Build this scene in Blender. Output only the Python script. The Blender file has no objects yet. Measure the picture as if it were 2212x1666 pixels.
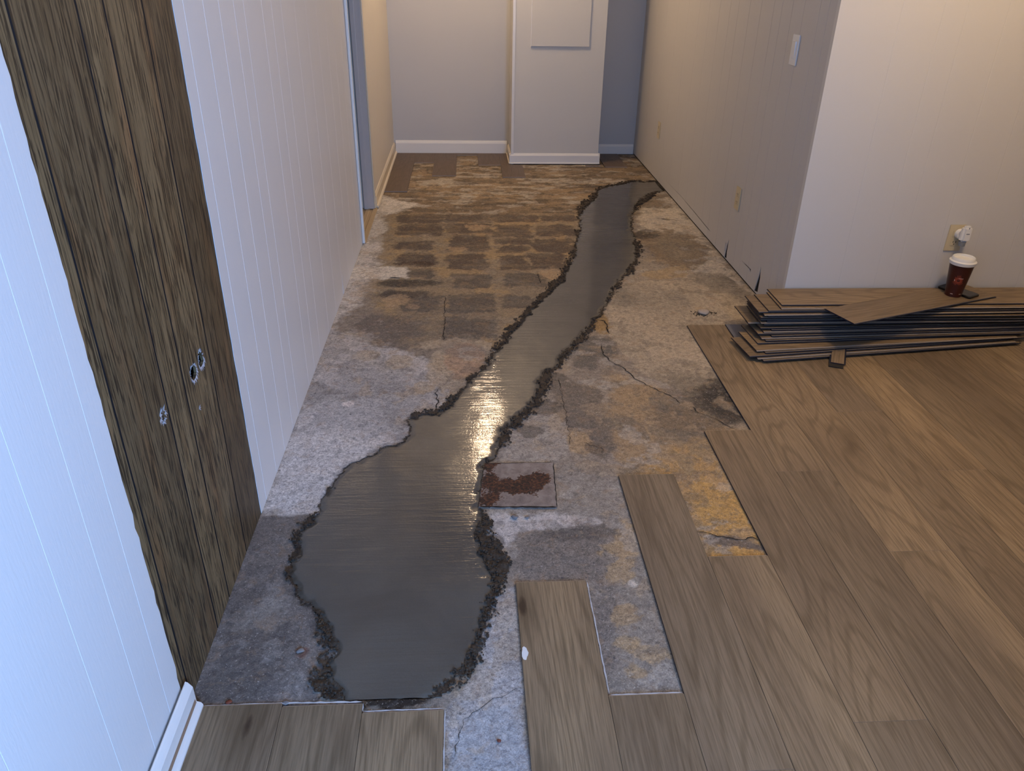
import bpy, bmesh, math, random
import numpy as np
from mathutils import Vector, Matrix, geometry

# ------------------------------------------------------------------ camera
IW, IH = 2212, 1666
CX, CY = IW/2, IH/2
CAMH = 1.4
V1 = np.array([1000., -90.]); V2 = np.array([1050., 3900.]); PC = np.array([CX, CY])
F = float(np.sqrt(-(V1-PC) @ (V2-PC)))
def _d(p):
    v = np.array([p[0]-CX, -(p[1]-CY), -F]); return v/np.linalg.norm(v)
_Y = _d(V1); _Z = -_d(V2); _Y = _Y-(_Y@_Z)*_Z; _Y /= np.linalg.norm(_Y); _X = np.cross(_Y, _Z)
RM = np.stack([_X, _Y, _Z])
def _ray(px, py): return RM @ np.array([px-CX, -(py-CY), -F])
def fl(px, py, z=0.):                      # point of the plane at height z
    r = _ray(px, py); t = (z-CAMH)/r[2]; return (float(r[0]*t), float(r[1]*t))
scene = bpy.context.scene
cd = bpy.data.cameras.new('camera'); cam = bpy.data.objects.new('camera', cd)
scene.collection.objects.link(cam); scene.camera = cam
cd.sensor_fit = 'HORIZONTAL'; cd.sensor_width = 36; cd.lens = 36*F/IW; cd.clip_start = 0.02
cam.matrix_world = Matrix([list(RM[0])+[0], list(RM[1])+[0], list(RM[2])+[CAMH], [0, 0, 0, 1]])
scene.view_settings.view_transform = 'Standard'
scene.view_settings.look = 'None'
scene.view_settings.exposure = 0.0
scene.view_settings.gamma = 1.0
scene.view_settings.use_curve_mapping = False
# ------------------------------------------------------------------ world and lights
wd = bpy.data.worlds.new('world'); scene.world = wd; wd.use_nodes = True
wd.node_tree.nodes['Background'].inputs[0].default_value = (.5, .68, 1, 1)
wd.node_tree.nodes['Background'].inputs[1].default_value = 0.15
def light(name, kind, loc, energy, col, size=.1, aim=None, sy=None):
    l = bpy.data.lights.new(name, kind); l.energy = energy; l.color = col
    if kind == 'AREA':
        l.size = size
        if sy: l.shape = 'RECTANGLE'; l.size_y = sy
    else: l.shadow_soft_size = size
    o = bpy.data.objects.new(name, l); scene.collection.objects.link(o); o.location = loc
    if aim is not None: o.rotation_euler = (Vector(aim)-Vector(loc)).to_track_quat('-Z', 'Y').to_euler()
    return o
WARM = (1.0, .71, .42)
light('hall_lamp_light', 'POINT', (.16, 5.55, 2.16), 30, (1, .72, .46), .06)
light('room_lamp_light', 'POINT', (1.75, 2.1, 2.12), 42, (1, .70, .41), .10)
light('window_daylight', 'AREA', (.75, -1.40, 1.25), 80, (.25, .50, 1.0), 1.0, (-.75, .65, .80), 1.5).data.spread = math.radians(104)

# ------------------------------------------------------------------ helpers
rng = random.Random(7)
def s2l(c):
    return tuple(((v/255)/12.92 if v/255 <= .04045 else ((v/255+.055)/1.055)**2.4) for v in c)
def rgba(c): return s2l(c)+(1.,)
def tag(o, label=None, cat=None, group=None, kind=None):
    if label: o['label'] = label
    if cat: o['category'] = cat
    if group: o['group'] = group
    if kind: o['kind'] = kind
    return o
def link(name, me, mats, parent=None, smooth=False):
    o = bpy.data.objects.new(name, me); scene.collection.objects.link(o)
    for m in (mats if isinstance(mats, (list, tuple)) else [mats]): me.materials.append(m)
    if parent: o.parent = parent
    if smooth: me.polygons.foreach_set('use_smooth', [True]*len(me.polygons))
    return o
def mesh(name, V, Fc, mats, parent=None, smooth=False, mi=None):
    me = bpy.data.meshes.new(name); me.from_pydata([tuple(v) for v in V], [], Fc); me.update()
    if mi: me.polygons.foreach_set('material_index', mi)
    return link(name, me, mats, parent, smooth)
def bm_obj(name, bm, mats, parent=None, smooth=False):
    me = bpy.data.meshes.new(name); bm.normal_update(); bm.to_mesh(me); bm.free()
    return link(name, me, mats, parent, smooth)
def box(name, lo, hi, mat, parent=None, bevel=0., seg=2):
    bm = bmesh.new(); bmesh.ops.create_cube(bm, size=1)
    for v in bm.verts: v.co = Vector([(lo[i]+hi[i])/2+v.co[i]*(hi[i]-lo[i]) for i in range(3)])
    if bevel: bmesh.ops.bevel(bm, geom=bm.edges[:], offset=bevel, segments=seg, affect='EDGES', profile=.7)
    return bm_obj(name, bm, mat, parent)
def prism(name, prof, axis_a, axis_b, ext, a, b, mat, parent=None):
    """profile points (p,q) on directions axis_a/axis_b extruded along ext from a to b"""
    A, B, E = Vector(axis_a), Vector(axis_b), Vector(ext); n = len(prof)
    V = [A*p+B*q+E*a for p, q in prof]+[A*p+B*q+E*b for p, q in prof]
    Fc = [(i, (i+1) % n, (i+1) % n+n, i+n) for i in range(n)]+[tuple(range(n))[::-1], tuple(range(n, 2*n))]
    o = mesh(name, V, Fc, mat, parent)
    bm = bmesh.new(); bm.from_mesh(o.data); bmesh.ops.recalc_face_normals(bm, faces=bm.faces); bm.to_mesh(o.data); bm.free()
    return o
def empty(name, loc=(0, 0, 0), rz=0.):
    o = bpy.data.objects.new(name, None); scene.collection.objects.link(o)
    o.location = loc; o.rotation_euler = (0, 0, rz); o.empty_display_size = .05; return o
def inpoly(x, y, P):
    r = False; n = len(P)
    for i in range(n):
        x1, y1 = P[i]; x2, y2 = P[(i+1) % n]
        if (y1 > y) != (y2 > y) and x < (x2-x1)*(y-y1)/(y2-y1)+x1: r = not r
    return r
def panel(name, o3, u3, v3, n3, outline, holes, grooves, thick, mat, gd=.0015, gw=.004, parent=None, bands=None):
    """sheet in the plane o3+u*u3+v*v3 with outward normal n3: holes are cut through it, grooves are V cuts"""
    V = []; E = []
    def loop(P):
        s = len(V); V.extend([Vector(p) for p in P]); n = len(P)
        E.extend([(s+i, s+(i+1) % n) for i in range(n)])
    loop(outline)
    for h in holes: loop(h)
    vmin = min(p[1] for p in outline)-.01; vmax = max(p[1] for p in outline)+.01
    for g in grooves:
        tilt = 0.
        if isinstance(g, tuple): g, tilt = g
        for k, dx in enumerate((-gw/2, 0, gw/2)):
            s = len(V); V.extend([Vector((g+dx+tilt*vmin, vmin)), Vector((g+dx+tilt*vmax, vmax))]); E.append((s, s+1))
    r = geometry.delaunay_2d_cdt(V, E, [], 0, 1e-6)
    v2, tris = r[0], r[2]
    o3, u3, v3, n3 = map(Vector, (o3, u3, v3, n3))
    gl = [(g if isinstance(g, tuple) else (g, 0.)) for g in grooves]
    keep = []
    for t in tris:
        c = sum((v2[i] for i in t), Vector((0, 0)))/3
        if inpoly(c.x, c.y, outline) and not any(inpoly(c.x, c.y, h) for h in holes): keep.append(tuple(t))
    used = sorted({i for t in keep for i in t}); ix = {u: k for k, u in enumerate(used)}
    VV = []
    for i in used:
        p = v2[i]; d = 0
        for g, tl in gl:
            if abs(p.x-(g+tl*p.y)) < gw*.1: d = gd
        VV.append(o3+u3*p.x+v3*p.y-n3*d)
    nb = len(used)
    VV += [o3+u3*v2[i].x+v3*v2[i].y-n3*thick for i in used]
    flip = u3.cross(v3).dot(n3) < 0
    FF = []; cnt = {}; tone = []
    for t in keep:
        a, b, c = (ix[i] for i in t)
        if (v2[t[1]]-v2[t[0]]).cross(v2[t[2]]-v2[t[0]]) < 0: b, c = c, b
        if flip: b, c = c, b
        FF.append((a, b, c)); FF.append((a+nb, c+nb, b+nb))
        cx = sum(v2[i].x for i in t)/3; cy = sum(v2[i].y for i in t)/3
        tn = sum(1 for g, tl in gl if cx > g+tl*cy); gr = any(abs(cx-(g+tl*cy)) < gw/2 for g, tl in gl)
        tn = -1 if gr else tn
        tone += [tn, tn]
        for e in ((a, b), (b, c), (c, a)): cnt[e] = cnt.get(e, 0)+1
    for (a, b) in list(cnt):
        if (b, a) not in cnt: FF.append((b, a, a+nb, b+nb)); tone.append(-2)
    o = mesh(name, VV, FF, mat, parent)
    at = o.data.attributes.new('board', 'FLOAT', 'FACE'); at.data.foreach_set('value', [float(t) for t in tone])
    return o

# numpy value noise
def vn(x, y, seed=0):
    xi = np.floor(x).astype(np.int64); yi = np.floor(y).astype(np.int64); fx = x-xi; fy = y-yi
    fx = fx*fx*(3-2*fx); fy = fy*fy*(3-2*fy)
    def h(a, b):
        n = (a*374761393+b*668265263+seed*1442695041) & 0x7fffffff
        n = ((n ^ (n >> 13))*1274126177) & 0x7fffffff
        return ((n ^ (n >> 16)) & 0xffff)/65535.
    return (h(xi, yi)*(1-fx)+h(xi+1, yi)*fx)*(1-fy)+(h(xi, yi+1)*(1-fx)+h(xi+1, yi+1)*fx)*fy
def fbm(x, y, s, oct=4, seed=0):
    r = 0; a = .5; t = 0
    for k in range(oct):
        r = r+a*vn(x*s, y*s, seed+k*17); t += a; a *= .55; s *= 2.03
    return r/t
def sstep(a, b, x):
    t = np.clip((x-a)/(b-a), 0, 1); return t*t*(3-2*t)
def polysdf(x, y, P):
    P = np.array(P); d = np.full(x.shape, 1e9); ins = np.zeros(x.shape, bool)
    for i in range(len(P)):
        a = P[i]; b = P[(i+1) % len(P)]; e = b-a
        t = np.clip(((x-a[0])*e[0]+(y-a[1])*e[1])/(e@e+1e-12), 0, 1)
        d = np.minimum(d, (x-a[0]-t*e[0])**2+(y-a[1]-t*e[1])**2)
        c = (a[1] > y) != (b[1] > y)
        if abs(e[1]) > 1e-12: ins ^= c & (x < e[0]*(y-a[1])/e[1]+a[0])
    d = np.sqrt(d); return np.where(ins, -d, d)

# ------------------------------------------------------------------ material helpers
def mat(name):
    m = bpy.data.materials.new(name); m.use_nodes = True
    nt = m.node_tree; return m, nt, nt.nodes['Principled BSDF']
def N(nt, t, **k):
    n = nt.nodes.new(t)
    for a, b in k.items(): setattr(n, a, b)
    return n
def noise(nt, vec, scale, detail=4, rough=.55, dist=0.):
    n = N(nt, 'ShaderNodeTexNoise'); n.inputs['Scale'].default_value = scale; n.inputs['Detail'].default_value = detail
    n.inputs['Roughness'].default_value = rough; n.inputs['Distortion'].default_value = dist
    if vec is not None: nt.links.new(vec, n.inputs['Vector'])
    return n.outputs[0]
def mp(nt, vec, scale=(1, 1, 1), loc=(0, 0, 0), rot=(0, 0, 0)):
    n = N(nt, 'ShaderNodeMapping'); n.inputs['Scale'].default_value = scale; n.inputs['Location'].default_value = loc
    n.inputs['Rotation'].default_value = rot; nt.links.new(vec, n.inputs['Vector']); return n.outputs[0]
def obc(nt): return N(nt, 'ShaderNodeTexCoord').outputs['Object']
def ramp(nt, fac, stops):
    n = N(nt, 'ShaderNodeValToRGB'); e = n.color_ramp.elements
    while len(e) < len(stops): e.new(.5)
    for k, (p, c) in enumerate(stops):
        e[k].position = p; e[k].color = c if len(c) == 4 else tuple(c)+(1,)
    nt.links.new(fac, n.inputs[0]); return n.outputs[0]
def mix(nt, fac, a, b, mode='MIX'):
    n = N(nt, 'ShaderNodeMix', data_type='RGBA', blend_type=mode)
    for s, v in ((n.inputs[0], fac), (n.inputs[6], a), (n.inputs[7], b)):
        if hasattr(v, 'links'): nt.links.new(v, s)
        elif isinstance(v, (int, float)): s.default_value = v
        else: s.default_value = tuple(v)+((1,) if len(v) == 3 else ())
    return n.outputs[2]
def math_(nt, op, a, b=0., c=None):
    n = N(nt, 'ShaderNodeMath', operation=op)
    for s, v in zip(n.inputs, (a, b, c)):
        if v is None: continue
        if hasattr(v, 'links'): nt.links.new(v, s)
        else: s.default_value = v
    return n.outputs[0]
def bump(nt, p, h, dist=.002, st=1.):
    n = N(nt, 'ShaderNodeBump'); n.inputs['Distance'].default_value = dist; n.inputs['Strength'].default_value = st
    nt.links.new(h, n.inputs['Height']); nt.links.new(n.outputs[0], p.inputs['Normal']); return n
def plain(name, col, rough=.5, metal=0., bs=0., scale=60, vary=.06, spec=.5):
    m, nt, p = mat(name)
    c = rgba(col); d = tuple(x*(1-vary*2) for x in c[:3])+(1,)
    n = noise(nt, obc(nt), scale*.3, 4)
    nt.links.new(mix(nt, n, d, tuple(min(1, x*(1+vary)) for x in c[:3])+(1,)), p.inputs['Base Color'])
    p.inputs['Roughness'].default_value = rough; p.inputs['Metallic'].default_value = metal
    p.inputs['Specular IOR Level'].default_value = spec
    if bs: bump(nt, p, noise(nt, obc(nt), scale, 5), .001, bs)
    return m
def paint(name, col, rough=.45, grain=(30, 30, 4), st=.25):
    """brushed or rolled wall paint over sheet paneling"""
    m, nt, p = mat(name); o = obc(nt)
    g = noise(nt, mp(nt, o, grain), 6, 5, .6); lf = noise(nt, o, 1.3, 2)
    c = rgba(col)
    nt.links.new(mix(nt, lf, tuple(x*.95 for x in c[:3]), c), p.inputs['Base Color'])
    p.inputs['Roughness'].default_value = rough; bump(nt, p, g, .0012, st); return m

M = {}
M['wall_l'] = paint('paint_left', (226, 226, 226), .38)
M['wall_r'] = paint('paint_right', (200, 198, 196), .5)
M['wall_o'] = paint('paint_room', (214, 212, 208), .5)
M['wall_b'] = paint('paint_back', (196, 196, 196), .55, (20, 20, 20), .15)
M['wall_p'] = paint('paint_pillar', (214, 212, 206), .5, (20, 20, 20), .15)
M['trim'] = paint('trim_white', (232, 231, 228), .32, (8, 8, 8), .08)
M['trim_cream'] = paint('trim_cream', (222, 208, 180), .35, (8, 8, 8), .08)
M['caulk'] = plain('old_caulk', (150, 122, 98), .8)
M['ceil'] = plain('ceiling_paint', (225, 222, 216), .8)
M['black'] = plain('cavity_shade_paint', (14, 13, 12), .95, vary=.02)  # near-black colour stands in for shade inside gaps
M['jamb'] = paint('jamb_paint', (196, 188, 182), .35, (8, 8, 8), .08)
M['thresh'] = plain('threshold_wood', (182, 158, 120), .55)
M['ivory'] = plain('ivory_plastic', (206, 192, 158), .35, vary=.02)
M['white_pl'] = plain('white_plastic', (232, 232, 230), .3, vary=.02)
M['slot'] = plain('slot_dark', (40, 36, 32), .6)
M['glassgrey'] = plain('grey_plastic', (128, 132, 138), .25)
M['brown_cup'] = plain('cup_brown', (62, 20, 12), .35, vary=.04)
M['cup_red'] = plain('cup_print', (176, 78, 52), .5)
M['cup_white'] = plain('cup_print_white', (225, 205, 190), .5)
M['phone'] = plain('phone_black', (12, 12, 15), .25, vary=.02)
M['screen'] = plain('phone_screen', (44, 45, 50), .12, vary=.02)
M['navy'] = plain('underlay_navy', (22, 25, 44), .6, bs=.2, scale=500)
M['core'] = plain('plank_core', (158, 146, 134), .6)
M['greyback'] = plain('grey_underside', (108, 108, 116), .6)
M['fibre'] = plain('torn_fibre', (186, 174, 172), .9)
M['glass'] = plain('window_glass', (190, 205, 225), .1)

def lvp_mat():
    m, nt, p = mat('oak_vinyl')
    a = N(nt, 'ShaderNodeAttribute', attribute_name='pk').outputs['Vector']
    t = N(nt, 'ShaderNodeAttribute', attribute_name='pt').outputs['Fac']
    big = noise(nt, mp(nt, a, (5, 1.1, 1)), 1.0, 3, .5, .3)
    # cathedral rings: contour lines of a smooth stretched field
    fld = noise(nt, mp(nt, a, (7, .75, 1), (3, 1, 0)), 1.0, 1, .4, .25)
    rings = math_(nt, 'SINE', math_(nt, 'MULTIPLY', fld, 95.))
    fine = noise(nt, mp(nt, a, (300, 9, 1)), 1.0, 3, .6)
    mid = noise(nt, mp(nt, a, (95, 3.4, 1), (7, 3, 0)), 1.0, 4, .6, .3)
    base = ramp(nt, t, [(0, rgba((104, 88, 74))), (.1, rgba((131, 114, 92))), (.4, rgba((145, 125, 99))), (.7, rgba((160, 137, 106))), (1, rgba((138, 121, 99)))])  # first stop: far planks' tone with grazing shade painted in
    base = mix(nt, ramp(nt, big, [(.33, (0, 0, 0)), (.62, (1, 1, 1))]), mix(nt, .6, base, rgba((104, 89, 75))), base)
    base = mix(nt, math_(nt, 'MULTIPLY', ramp(nt, rings, [(.4, (0, 0, 0)), (1, (1, 1, 1))]), .38), base, rgba((86, 71, 53)))
    base = mix(nt, ramp(nt, mid, [(.52, (0, 0, 0)), (.74, (.55, .55, .55))]), base, rgba((92, 79, 60)))
    base = mix(nt, ramp(nt, fine, [(.47, (0, 0, 0)), (.64, (.5, .5, .5))]), base, rgba((90, 76, 56)))
    base = mix(nt, ramp(nt, fine, [(.15, (.3, .3, .3)), (.42, (0, 0, 0))]), base, rgba((194, 172, 138)))
    # sparse knots
    v = N(nt, 'ShaderNodeTexVoronoi'); nt.links.new(mp(nt, a, (5.6, 1.9, 1), (.3, .1, 0)), v.inputs['Vector']); v.inputs['Scale'].default_value = 1
    v.inputs['Randomness'].default_value = 1.
    dd = math_(nt, 'ADD', v.outputs['Distance'], math_(nt, 'MULTIPLY', math_(nt, 'SUBTRACT', noise(nt, mp(nt, a, (30, 14, 1)), 1, 3), .5), .14))
    sel = N(nt, 'ShaderNodeSeparateColor'); nt.links.new(v.outputs['Color'], sel.inputs[0])
    on = math_(nt, 'GREATER_THAN', sel.outputs[0], .66)
    halo = ramp(nt, dd, [(.03, (1, 1, 1)), (.3, (0, 0, 0))]); core = ramp(nt, dd, [(.03, (1, 1, 1)), (.07, (0, 0, 0))])
    base = mix(nt, math_(nt, 'MULTIPLY', math_(nt, 'MULTIPLY', halo, on), .7), base, rgba((86, 71, 53)))
    base = mix(nt, math_(nt, 'MULTIPLY', math_(nt, 'MULTIPLY', core, on), .85), base, rgba((52, 38, 30)))
    nt.links.new(base, p.inputs['Base Color'])
    p.inputs['Roughness'].default_value = .5; p.inputs['Specular IOR Level'].default_value = .35
    bump(nt, p, fine, .0004, .5); return m
M['lvp'] = lvp_mat()

def wood_mat():
    m, nt, p = mat('printed_oak_paneling'); o = obc(nt)
    b = N(nt, 'ShaderNodeAttribute', attribute_name='board').outputs['Fac']
    off = N(nt, 'ShaderNodeCombineXYZ'); nt.links.new(math_(nt, 'MULTIPLY', b, 3.7), off.inputs[0]); nt.links.new(math_(nt, 'MULTIPLY', b, 1.3), off.inputs[2])
    va = N(nt, 'ShaderNodeVectorMath', operation='ADD'); nt.links.new(o, va.inputs[0]); nt.links.new(off.outputs[0], va.inputs[1]); v = va.outputs[0]
    wn = N(nt, 'ShaderNodeTexWhiteNoise', noise_dimensions='1D'); nt.links.new(b, wn.inputs['W'])
    base = ramp(nt, wn.outputs[0], [(0, rgba((104, 88, 64))), (.5, rgba((116, 98, 70))), (1, rgba((132, 113, 82)))])
    fld = noise(nt, mp(nt, v, (1, 9, .7)), 1, 1, .4, .3)
    rings = math_(nt, 'SINE', math_(nt, 'MULTIPLY', fld, 150))
    grain = noise(nt, mp(nt, v, (1, 190, 9)), 1, 4, .65, .6)
    mid = noise(nt, mp(nt, v, (1, 22, 1.6)), 1, 3, .5, .5)
    warm = noise(nt, mp(nt, v, (1, 14, 2.6), (5, 2, 1)), 1, 3)
    base = mix(nt, ramp(nt, warm, [(.52, (0, 0, 0)), (.75, (.55, .55, .55))]), base, rgba((138, 98, 60)))
    base = mix(nt, ramp(nt, mid, [(.45, (0, 0, 0)), (.7, (.7, .7, .7))]), base, rgba((90, 72, 47)))
    base = mix(nt, math_(nt, 'MULTIPLY', ramp(nt, rings, [(.6, (0, 0, 0)), (1, (1, 1, 1))]), .5), base, rgba((64, 51, 34)))
    base = mix(nt, ramp(nt, grain, [(.5, (0, 0, 0)), (.57, (.9, .9, .9))]), base, rgba((44, 36, 27)))
    gr = math_(nt, 'LESS_THAN', math_(nt, 'ABSOLUTE', math_(nt, 'ADD', b, 1.)), .3)
    base = mix(nt, gr, base, rgba((22, 20, 22)))
    nt.links.new(base, p.inputs['Base Color']); p.inputs['Roughness'].default_value = .5; p.inputs['Specular IOR Level'].default_value = .3
    bump(nt, p, grain, .0008, -.5); return m
M['oak'] = wood_mat()

def slab_mat():
    m, nt, p = mat('old_concrete'); o = obc(nt)
    c = N(nt, 'ShaderNodeAttribute', attribute_name='col').outputs['Color']
    s = N(nt, 'ShaderNodeAttribute', attribute_name='spk').outputs['Fac']
    f1 = noise(nt, o, 300, 4, .7); f2 = noise(nt, o, 60, 6, .7, .6); f3 = noise(nt, o, 14, 4, .6)
    k = ramp(nt, f2, [(.3, (.62, .61, .62)), (.5, (1, 1, 1)), (.7, (1.35, 1.34, 1.32))])
    c = mix(nt, 1., c, k, 'MULTIPLY')
    c = mix(nt, 1., c, ramp(nt, f1, [(.3, (.62, .62, .62)), (.5, (1, 1, 1)), (.7, (1.36, 1.36, 1.36))]), 'MULTIPLY')
    tint = noise(nt, o, 21, 5, .65, .8)
    c = mix(nt, ramp(nt, tint, [(.54, (0, 0, 0)), (.66, (.28, .28, .28))]), c, rgba((168, 138, 106)))
    c = mix(nt, ramp(nt, tint, [(.34, (.35, .35, .35)), (.46, (0, 0, 0))]), c, rgba((104, 100, 98)))
    sp = noise(nt, o, 130, 5, .8, .4)
    th = math_(nt, 'ADD', sp, math_(nt, 'MULTIPLY', s, .07))
    c = mix(nt, ramp(nt, th, [(.600, (0, 0, 0)), (.635, (.85, .85, .85))]), c, mix(nt, .55, c, rgba((56, 53, 54))))
    sp2 = noise(nt, mp(nt, o, (1, 1, 1), (7, 3, 1)), 170, 4, .8, .3)
    c = mix(nt, ramp(nt, sp2, [(.60, (0, 0, 0)), (.65, (.55, .55, .55))]), c, rgba((214, 206, 196)))
    v = N(nt, 'ShaderNodeTexVoronoi'); v.inputs['Scale'].default_value = 34; nt.links.new(mp(nt, o, (1, .75, 1)), v.inputs['Vector'])
    sel = N(nt, 'ShaderNodeSeparateColor'); nt.links.new(v.outputs['Color'], sel.inputs[0])
    dd = math_(nt, 'ADD', math_(nt, 'ADD', v.outputs['Distance'], math_(nt, 'MULTIPLY', sp, .3)), math_(nt, 'MULTIPLY', sel.outputs[0], .26))
    dd = math_(nt, 'SUBTRACT', dd, math_(nt, 'MULTIPLY', s, .10))
    c = mix(nt, ramp(nt, dd, [(.18, (.75, .75, .75)), (.21, (0, 0, 0))]), c, rgba((84, 82, 84)))
    nt.links.new(c, p.inputs['Base Color'])
    p.inputs['Roughness'].default_value = .78; p.inputs['Specular IOR Level'].default_value = .25
    h = math_(nt, 'ADD', math_(nt, 'MULTIPLY', f2, .8), math_(nt, 'ADD', math_(nt, 'MULTIPLY', f1, .45), f3))
    bump(nt, p, h, .004, .6); return m
M['slab'] = slab_mat()

def mortar_mat():
    m, nt, p = mat('wet_mortar'); o = obc(nt)
    lf = noise(nt, o, 3.2, 4, .6, .5)
    c = ramp(nt, lf, [(.3, rgba((84, 80, 74))), (.6, rgba((95, 91, 84))), (.8, rgba((103, 99, 92)))])
    f = noise(nt, o, 420, 3, .6)
    c = mix(nt, 1., c, mix(nt, f, (.86, .86, .86), (1.14, 1.14, 1.14)), 'MULTIPLY')
    nt.links.new(c, p.inputs['Base Color'])
    nt.links.new(ramp(nt, lf, [(.3, (.06, .06, .06)), (.7, (.10, .10, .10))]), p.inputs['Roughness'])
    p.inputs['Specular IOR Level'].default_value = .5
    tr = noise(nt, mp(nt, o, (5, 62, 1), rot=(0, 0, .07)), 1, 4, .6, .2)
    gr = noise(nt, o, 150, 2, .5); un = noise(nt, o, 9, 3, .5)
    h = math_(nt, 'ADD', math_(nt, 'MULTIPLY', tr, .95), math_(nt, 'ADD', math_(nt, 'MULTIPLY', gr, .18), math_(nt, 'MULTIPLY', un, .2)))
    bump(nt, p, h, .0022, .52); return m
M['mortar'] = mortar_mat()
def rim_mat():
    m, nt, p = mat('crumbled_wet_sand'); o = obc(nt)
    f = noise(nt, o, 150, 4, .7, .3); g = noise(nt, o, 22, 3)
    c = ramp(nt, f, [(.3, rgba((30, 25, 20))), (.55, rgba((62, 52, 42))), (.8, rgba((104, 88, 70)))])
    c = mix(nt, ramp(nt, g, [(.45, (0, 0, 0)), (.7, (.6, .6, .6))]), c, rgba((84, 66, 46)))
    nt.links.new(c, p.inputs['Base Color']); p.inputs['Roughness'].default_value = .7
    bump(nt, p, f, .006, .9); return m
M['rim'] = rim_mat()
def rust_mat():
    m, nt, p = mat('rusty_plate'); o = obc(nt)
    a = N(nt, 'ShaderNodeAttribute', attribute_name='rust').outputs['Fac']
    f = noise(nt, o, 120, 5, .7, .4); g = noise(nt, o, 28, 4, .6, .5)
    r = ramp(nt, f, [(.36, rgba((18, 13, 12))), (.5, rgba((56, 34, 26))), (.6, rgba((96, 54, 34))), (.7, rgba((118, 98, 66)))])
    b = ramp(nt, g, [(.3, rgba((112, 98, 92))), (.7, rgba((158, 146, 136)))])
    b = mix(nt, ramp(nt, f, [(.58, (0, 0, 0)), (.68, (.7, .7, .7))]), b, rgba((84, 64, 60)))
    e = ramp(nt, math_(nt, 'ADD', a, math_(nt, 'ADD', math_(nt, 'MULTIPLY', math_(nt, 'SUBTRACT', g, .5), 1.9), math_(nt, 'MULTIPLY', math_(nt, 'SUBTRACT', f, .5), .9))), [(.44, (0, 0, 0)), (.54, (1, 1, 1))])
    nt.links.new(mix(nt, e, b, r), p.inputs['Base Color']); p.inputs['Roughness'].default_value = .7
    bump(nt, p, f, .002, .8); return m
M['rust'] = rust_mat()
M['stone'] = plain('pebble_grey', (128, 122, 120), .7, bs=.5, scale=200)
M['stone_red'] = plain('pebble_red', (120, 62, 44), .6, bs=.5, scale=200)
M['plaster'] = plain('pale_lump', (176, 162, 148), .8, bs=.8, scale=160)
M['glue'] = plain('pale_glue', (196, 198, 202), .6)
M['crack'] = plain('crack_dark', (38, 32, 27), .95)

# ------------------------------------------------------------------ mortar outline (traced)
MO = [(1419,391),(1395,393),(1365,391),(1335,398),(1303,405),(1290,413),(1284,430),(1268,441),(1256,450),(1252,470),(1250,500),(1244,530),(1236,560),
(1222,590),(1208,612),(1182,634),(1162,652),(1140,678),(1112,704),(1092,732),(1066,762),(1047,792),(1015,822),(990,850),(965,876),(945,893),(910,899),(885,908),
(881,938),(872,952),(855,962),(820,970),(790,985),(755,1004),(732,1025),(715,1050),(702,1075),(684,1108),(662,1130),(645,1148),(640,1180),(632,1232),(640,1275),
(660,1300),(684,1325),(706,1365),(722,1400),(712,1440),(706,1465),(730,1495),(752,1517),(790,1525),(850,1528),(920,1523),(948,1500),(972,1470),(1003,1443),
(1020,1410),(1033,1370),(1045,1330),(1055,1300),(1060,1265),(1052,1220),(1040,1180),(1030,1155),(1042,1125),(1034,1098),(1040,1050),(1048,1003),(1068,985),
(1082,950),(1100,920),(1135,890),(1160,860),(1172,820),(1183,806),(1208,795),(1214,770),(1240,745),(1268,712),(1284,692),(1303,668),(1320,640),(1334,610),
(1354,590),(1372,565),(1377,535),(1366,505),(1362,475),(1370,450),(1384,431),(1405,419),(1431,412)]
MW = [fl(*p) for p in MO]
MW[0] = (1.385, MW[0][1]); MW[-1] = (1.385, MW[-1][1])

def gridxy():
    xs = np.arange(-.60, 1.402, .005); ys = [.82]; 
    while ys[-1] < 6.52: ys.append(ys[-1]+.0038*(1+.42*(ys[-1]-.8)))
    return xs, np.array(ys)
XS, YS = gridxy(); GX, GY = np.meshgrid(XS, YS)
jag = (fbm(GX, GY, 38, 3, 5)-.5)*.036+(fbm(GX, GY, 9, 2, 6)-.5)*.02
SD0 = polysdf(GX, GY, MW); SD = SD0+jag*sstep(0, .05, 1.385-GX)

# ------------------------------------------------------------------ floor slab with its stains
COL = np.zeros(GX.shape+(3,)); SPK = np.zeros(GX.shape)
n1 = fbm(GX, GY, 3.2, 5, 1); n2 = fbm(GX, GY*1.0, 11, 4, 2); n3 = fbm(GX*.6, GY*1.8, 5, 5, 3); n4 = fbm(GX, GY, 24, 3, 4)
def lay(mask, col, a=1., spk=None):
    global COL, SPK
    w = (mask*a)[..., None]; COL = COL*(1-w)+np.array(s2l(col))*w
    if spk is not None: SPK = SPK*(1-mask*a)+spk*mask*a
def blob(px, py, rx, ry, edge=.3, amp=.9, sc=7, seed=0, rot=0.):
    c = fl(px, py); a = abs(fl(px+rx, py)[0]-c[0])+1e-4; b = abs(fl(px, py-ry)[1]-fl(px, py+ry)[1])/2+1e-4
    dx = GX-c[0]; dy = GY-c[1]
    if rot: dx, dy = dx*math.cos(rot)+dy*math.sin(rot), -dx*math.sin(rot)+dy*math.cos(rot)
    d = np.sqrt((dx/a)**2+(dy/b)**2)+(fbm(GX, GY, sc, 5, 40+seed)-.5)*amp*1.7+(fbm(GX, GY, 52, 3, 140+seed)-.5)*amp*.9
    edge *= .55
    return 1-sstep(1-edge, 1+edge, d)
def ply(P, edge=.03, amp=.05, sc=9, seed=0):
    W = [fl(*p) for p in P]
    d = polysdf(GX, GY, W)+(fbm(GX, GY, sc, 5, 70+seed)-.5)*1.8*amp+(fbm(GX, GY, 50, 3, 170+seed)-.5)*(amp*.5+.02)
    edge *= .45
    return 1-sstep(-edge, edge, d)
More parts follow.
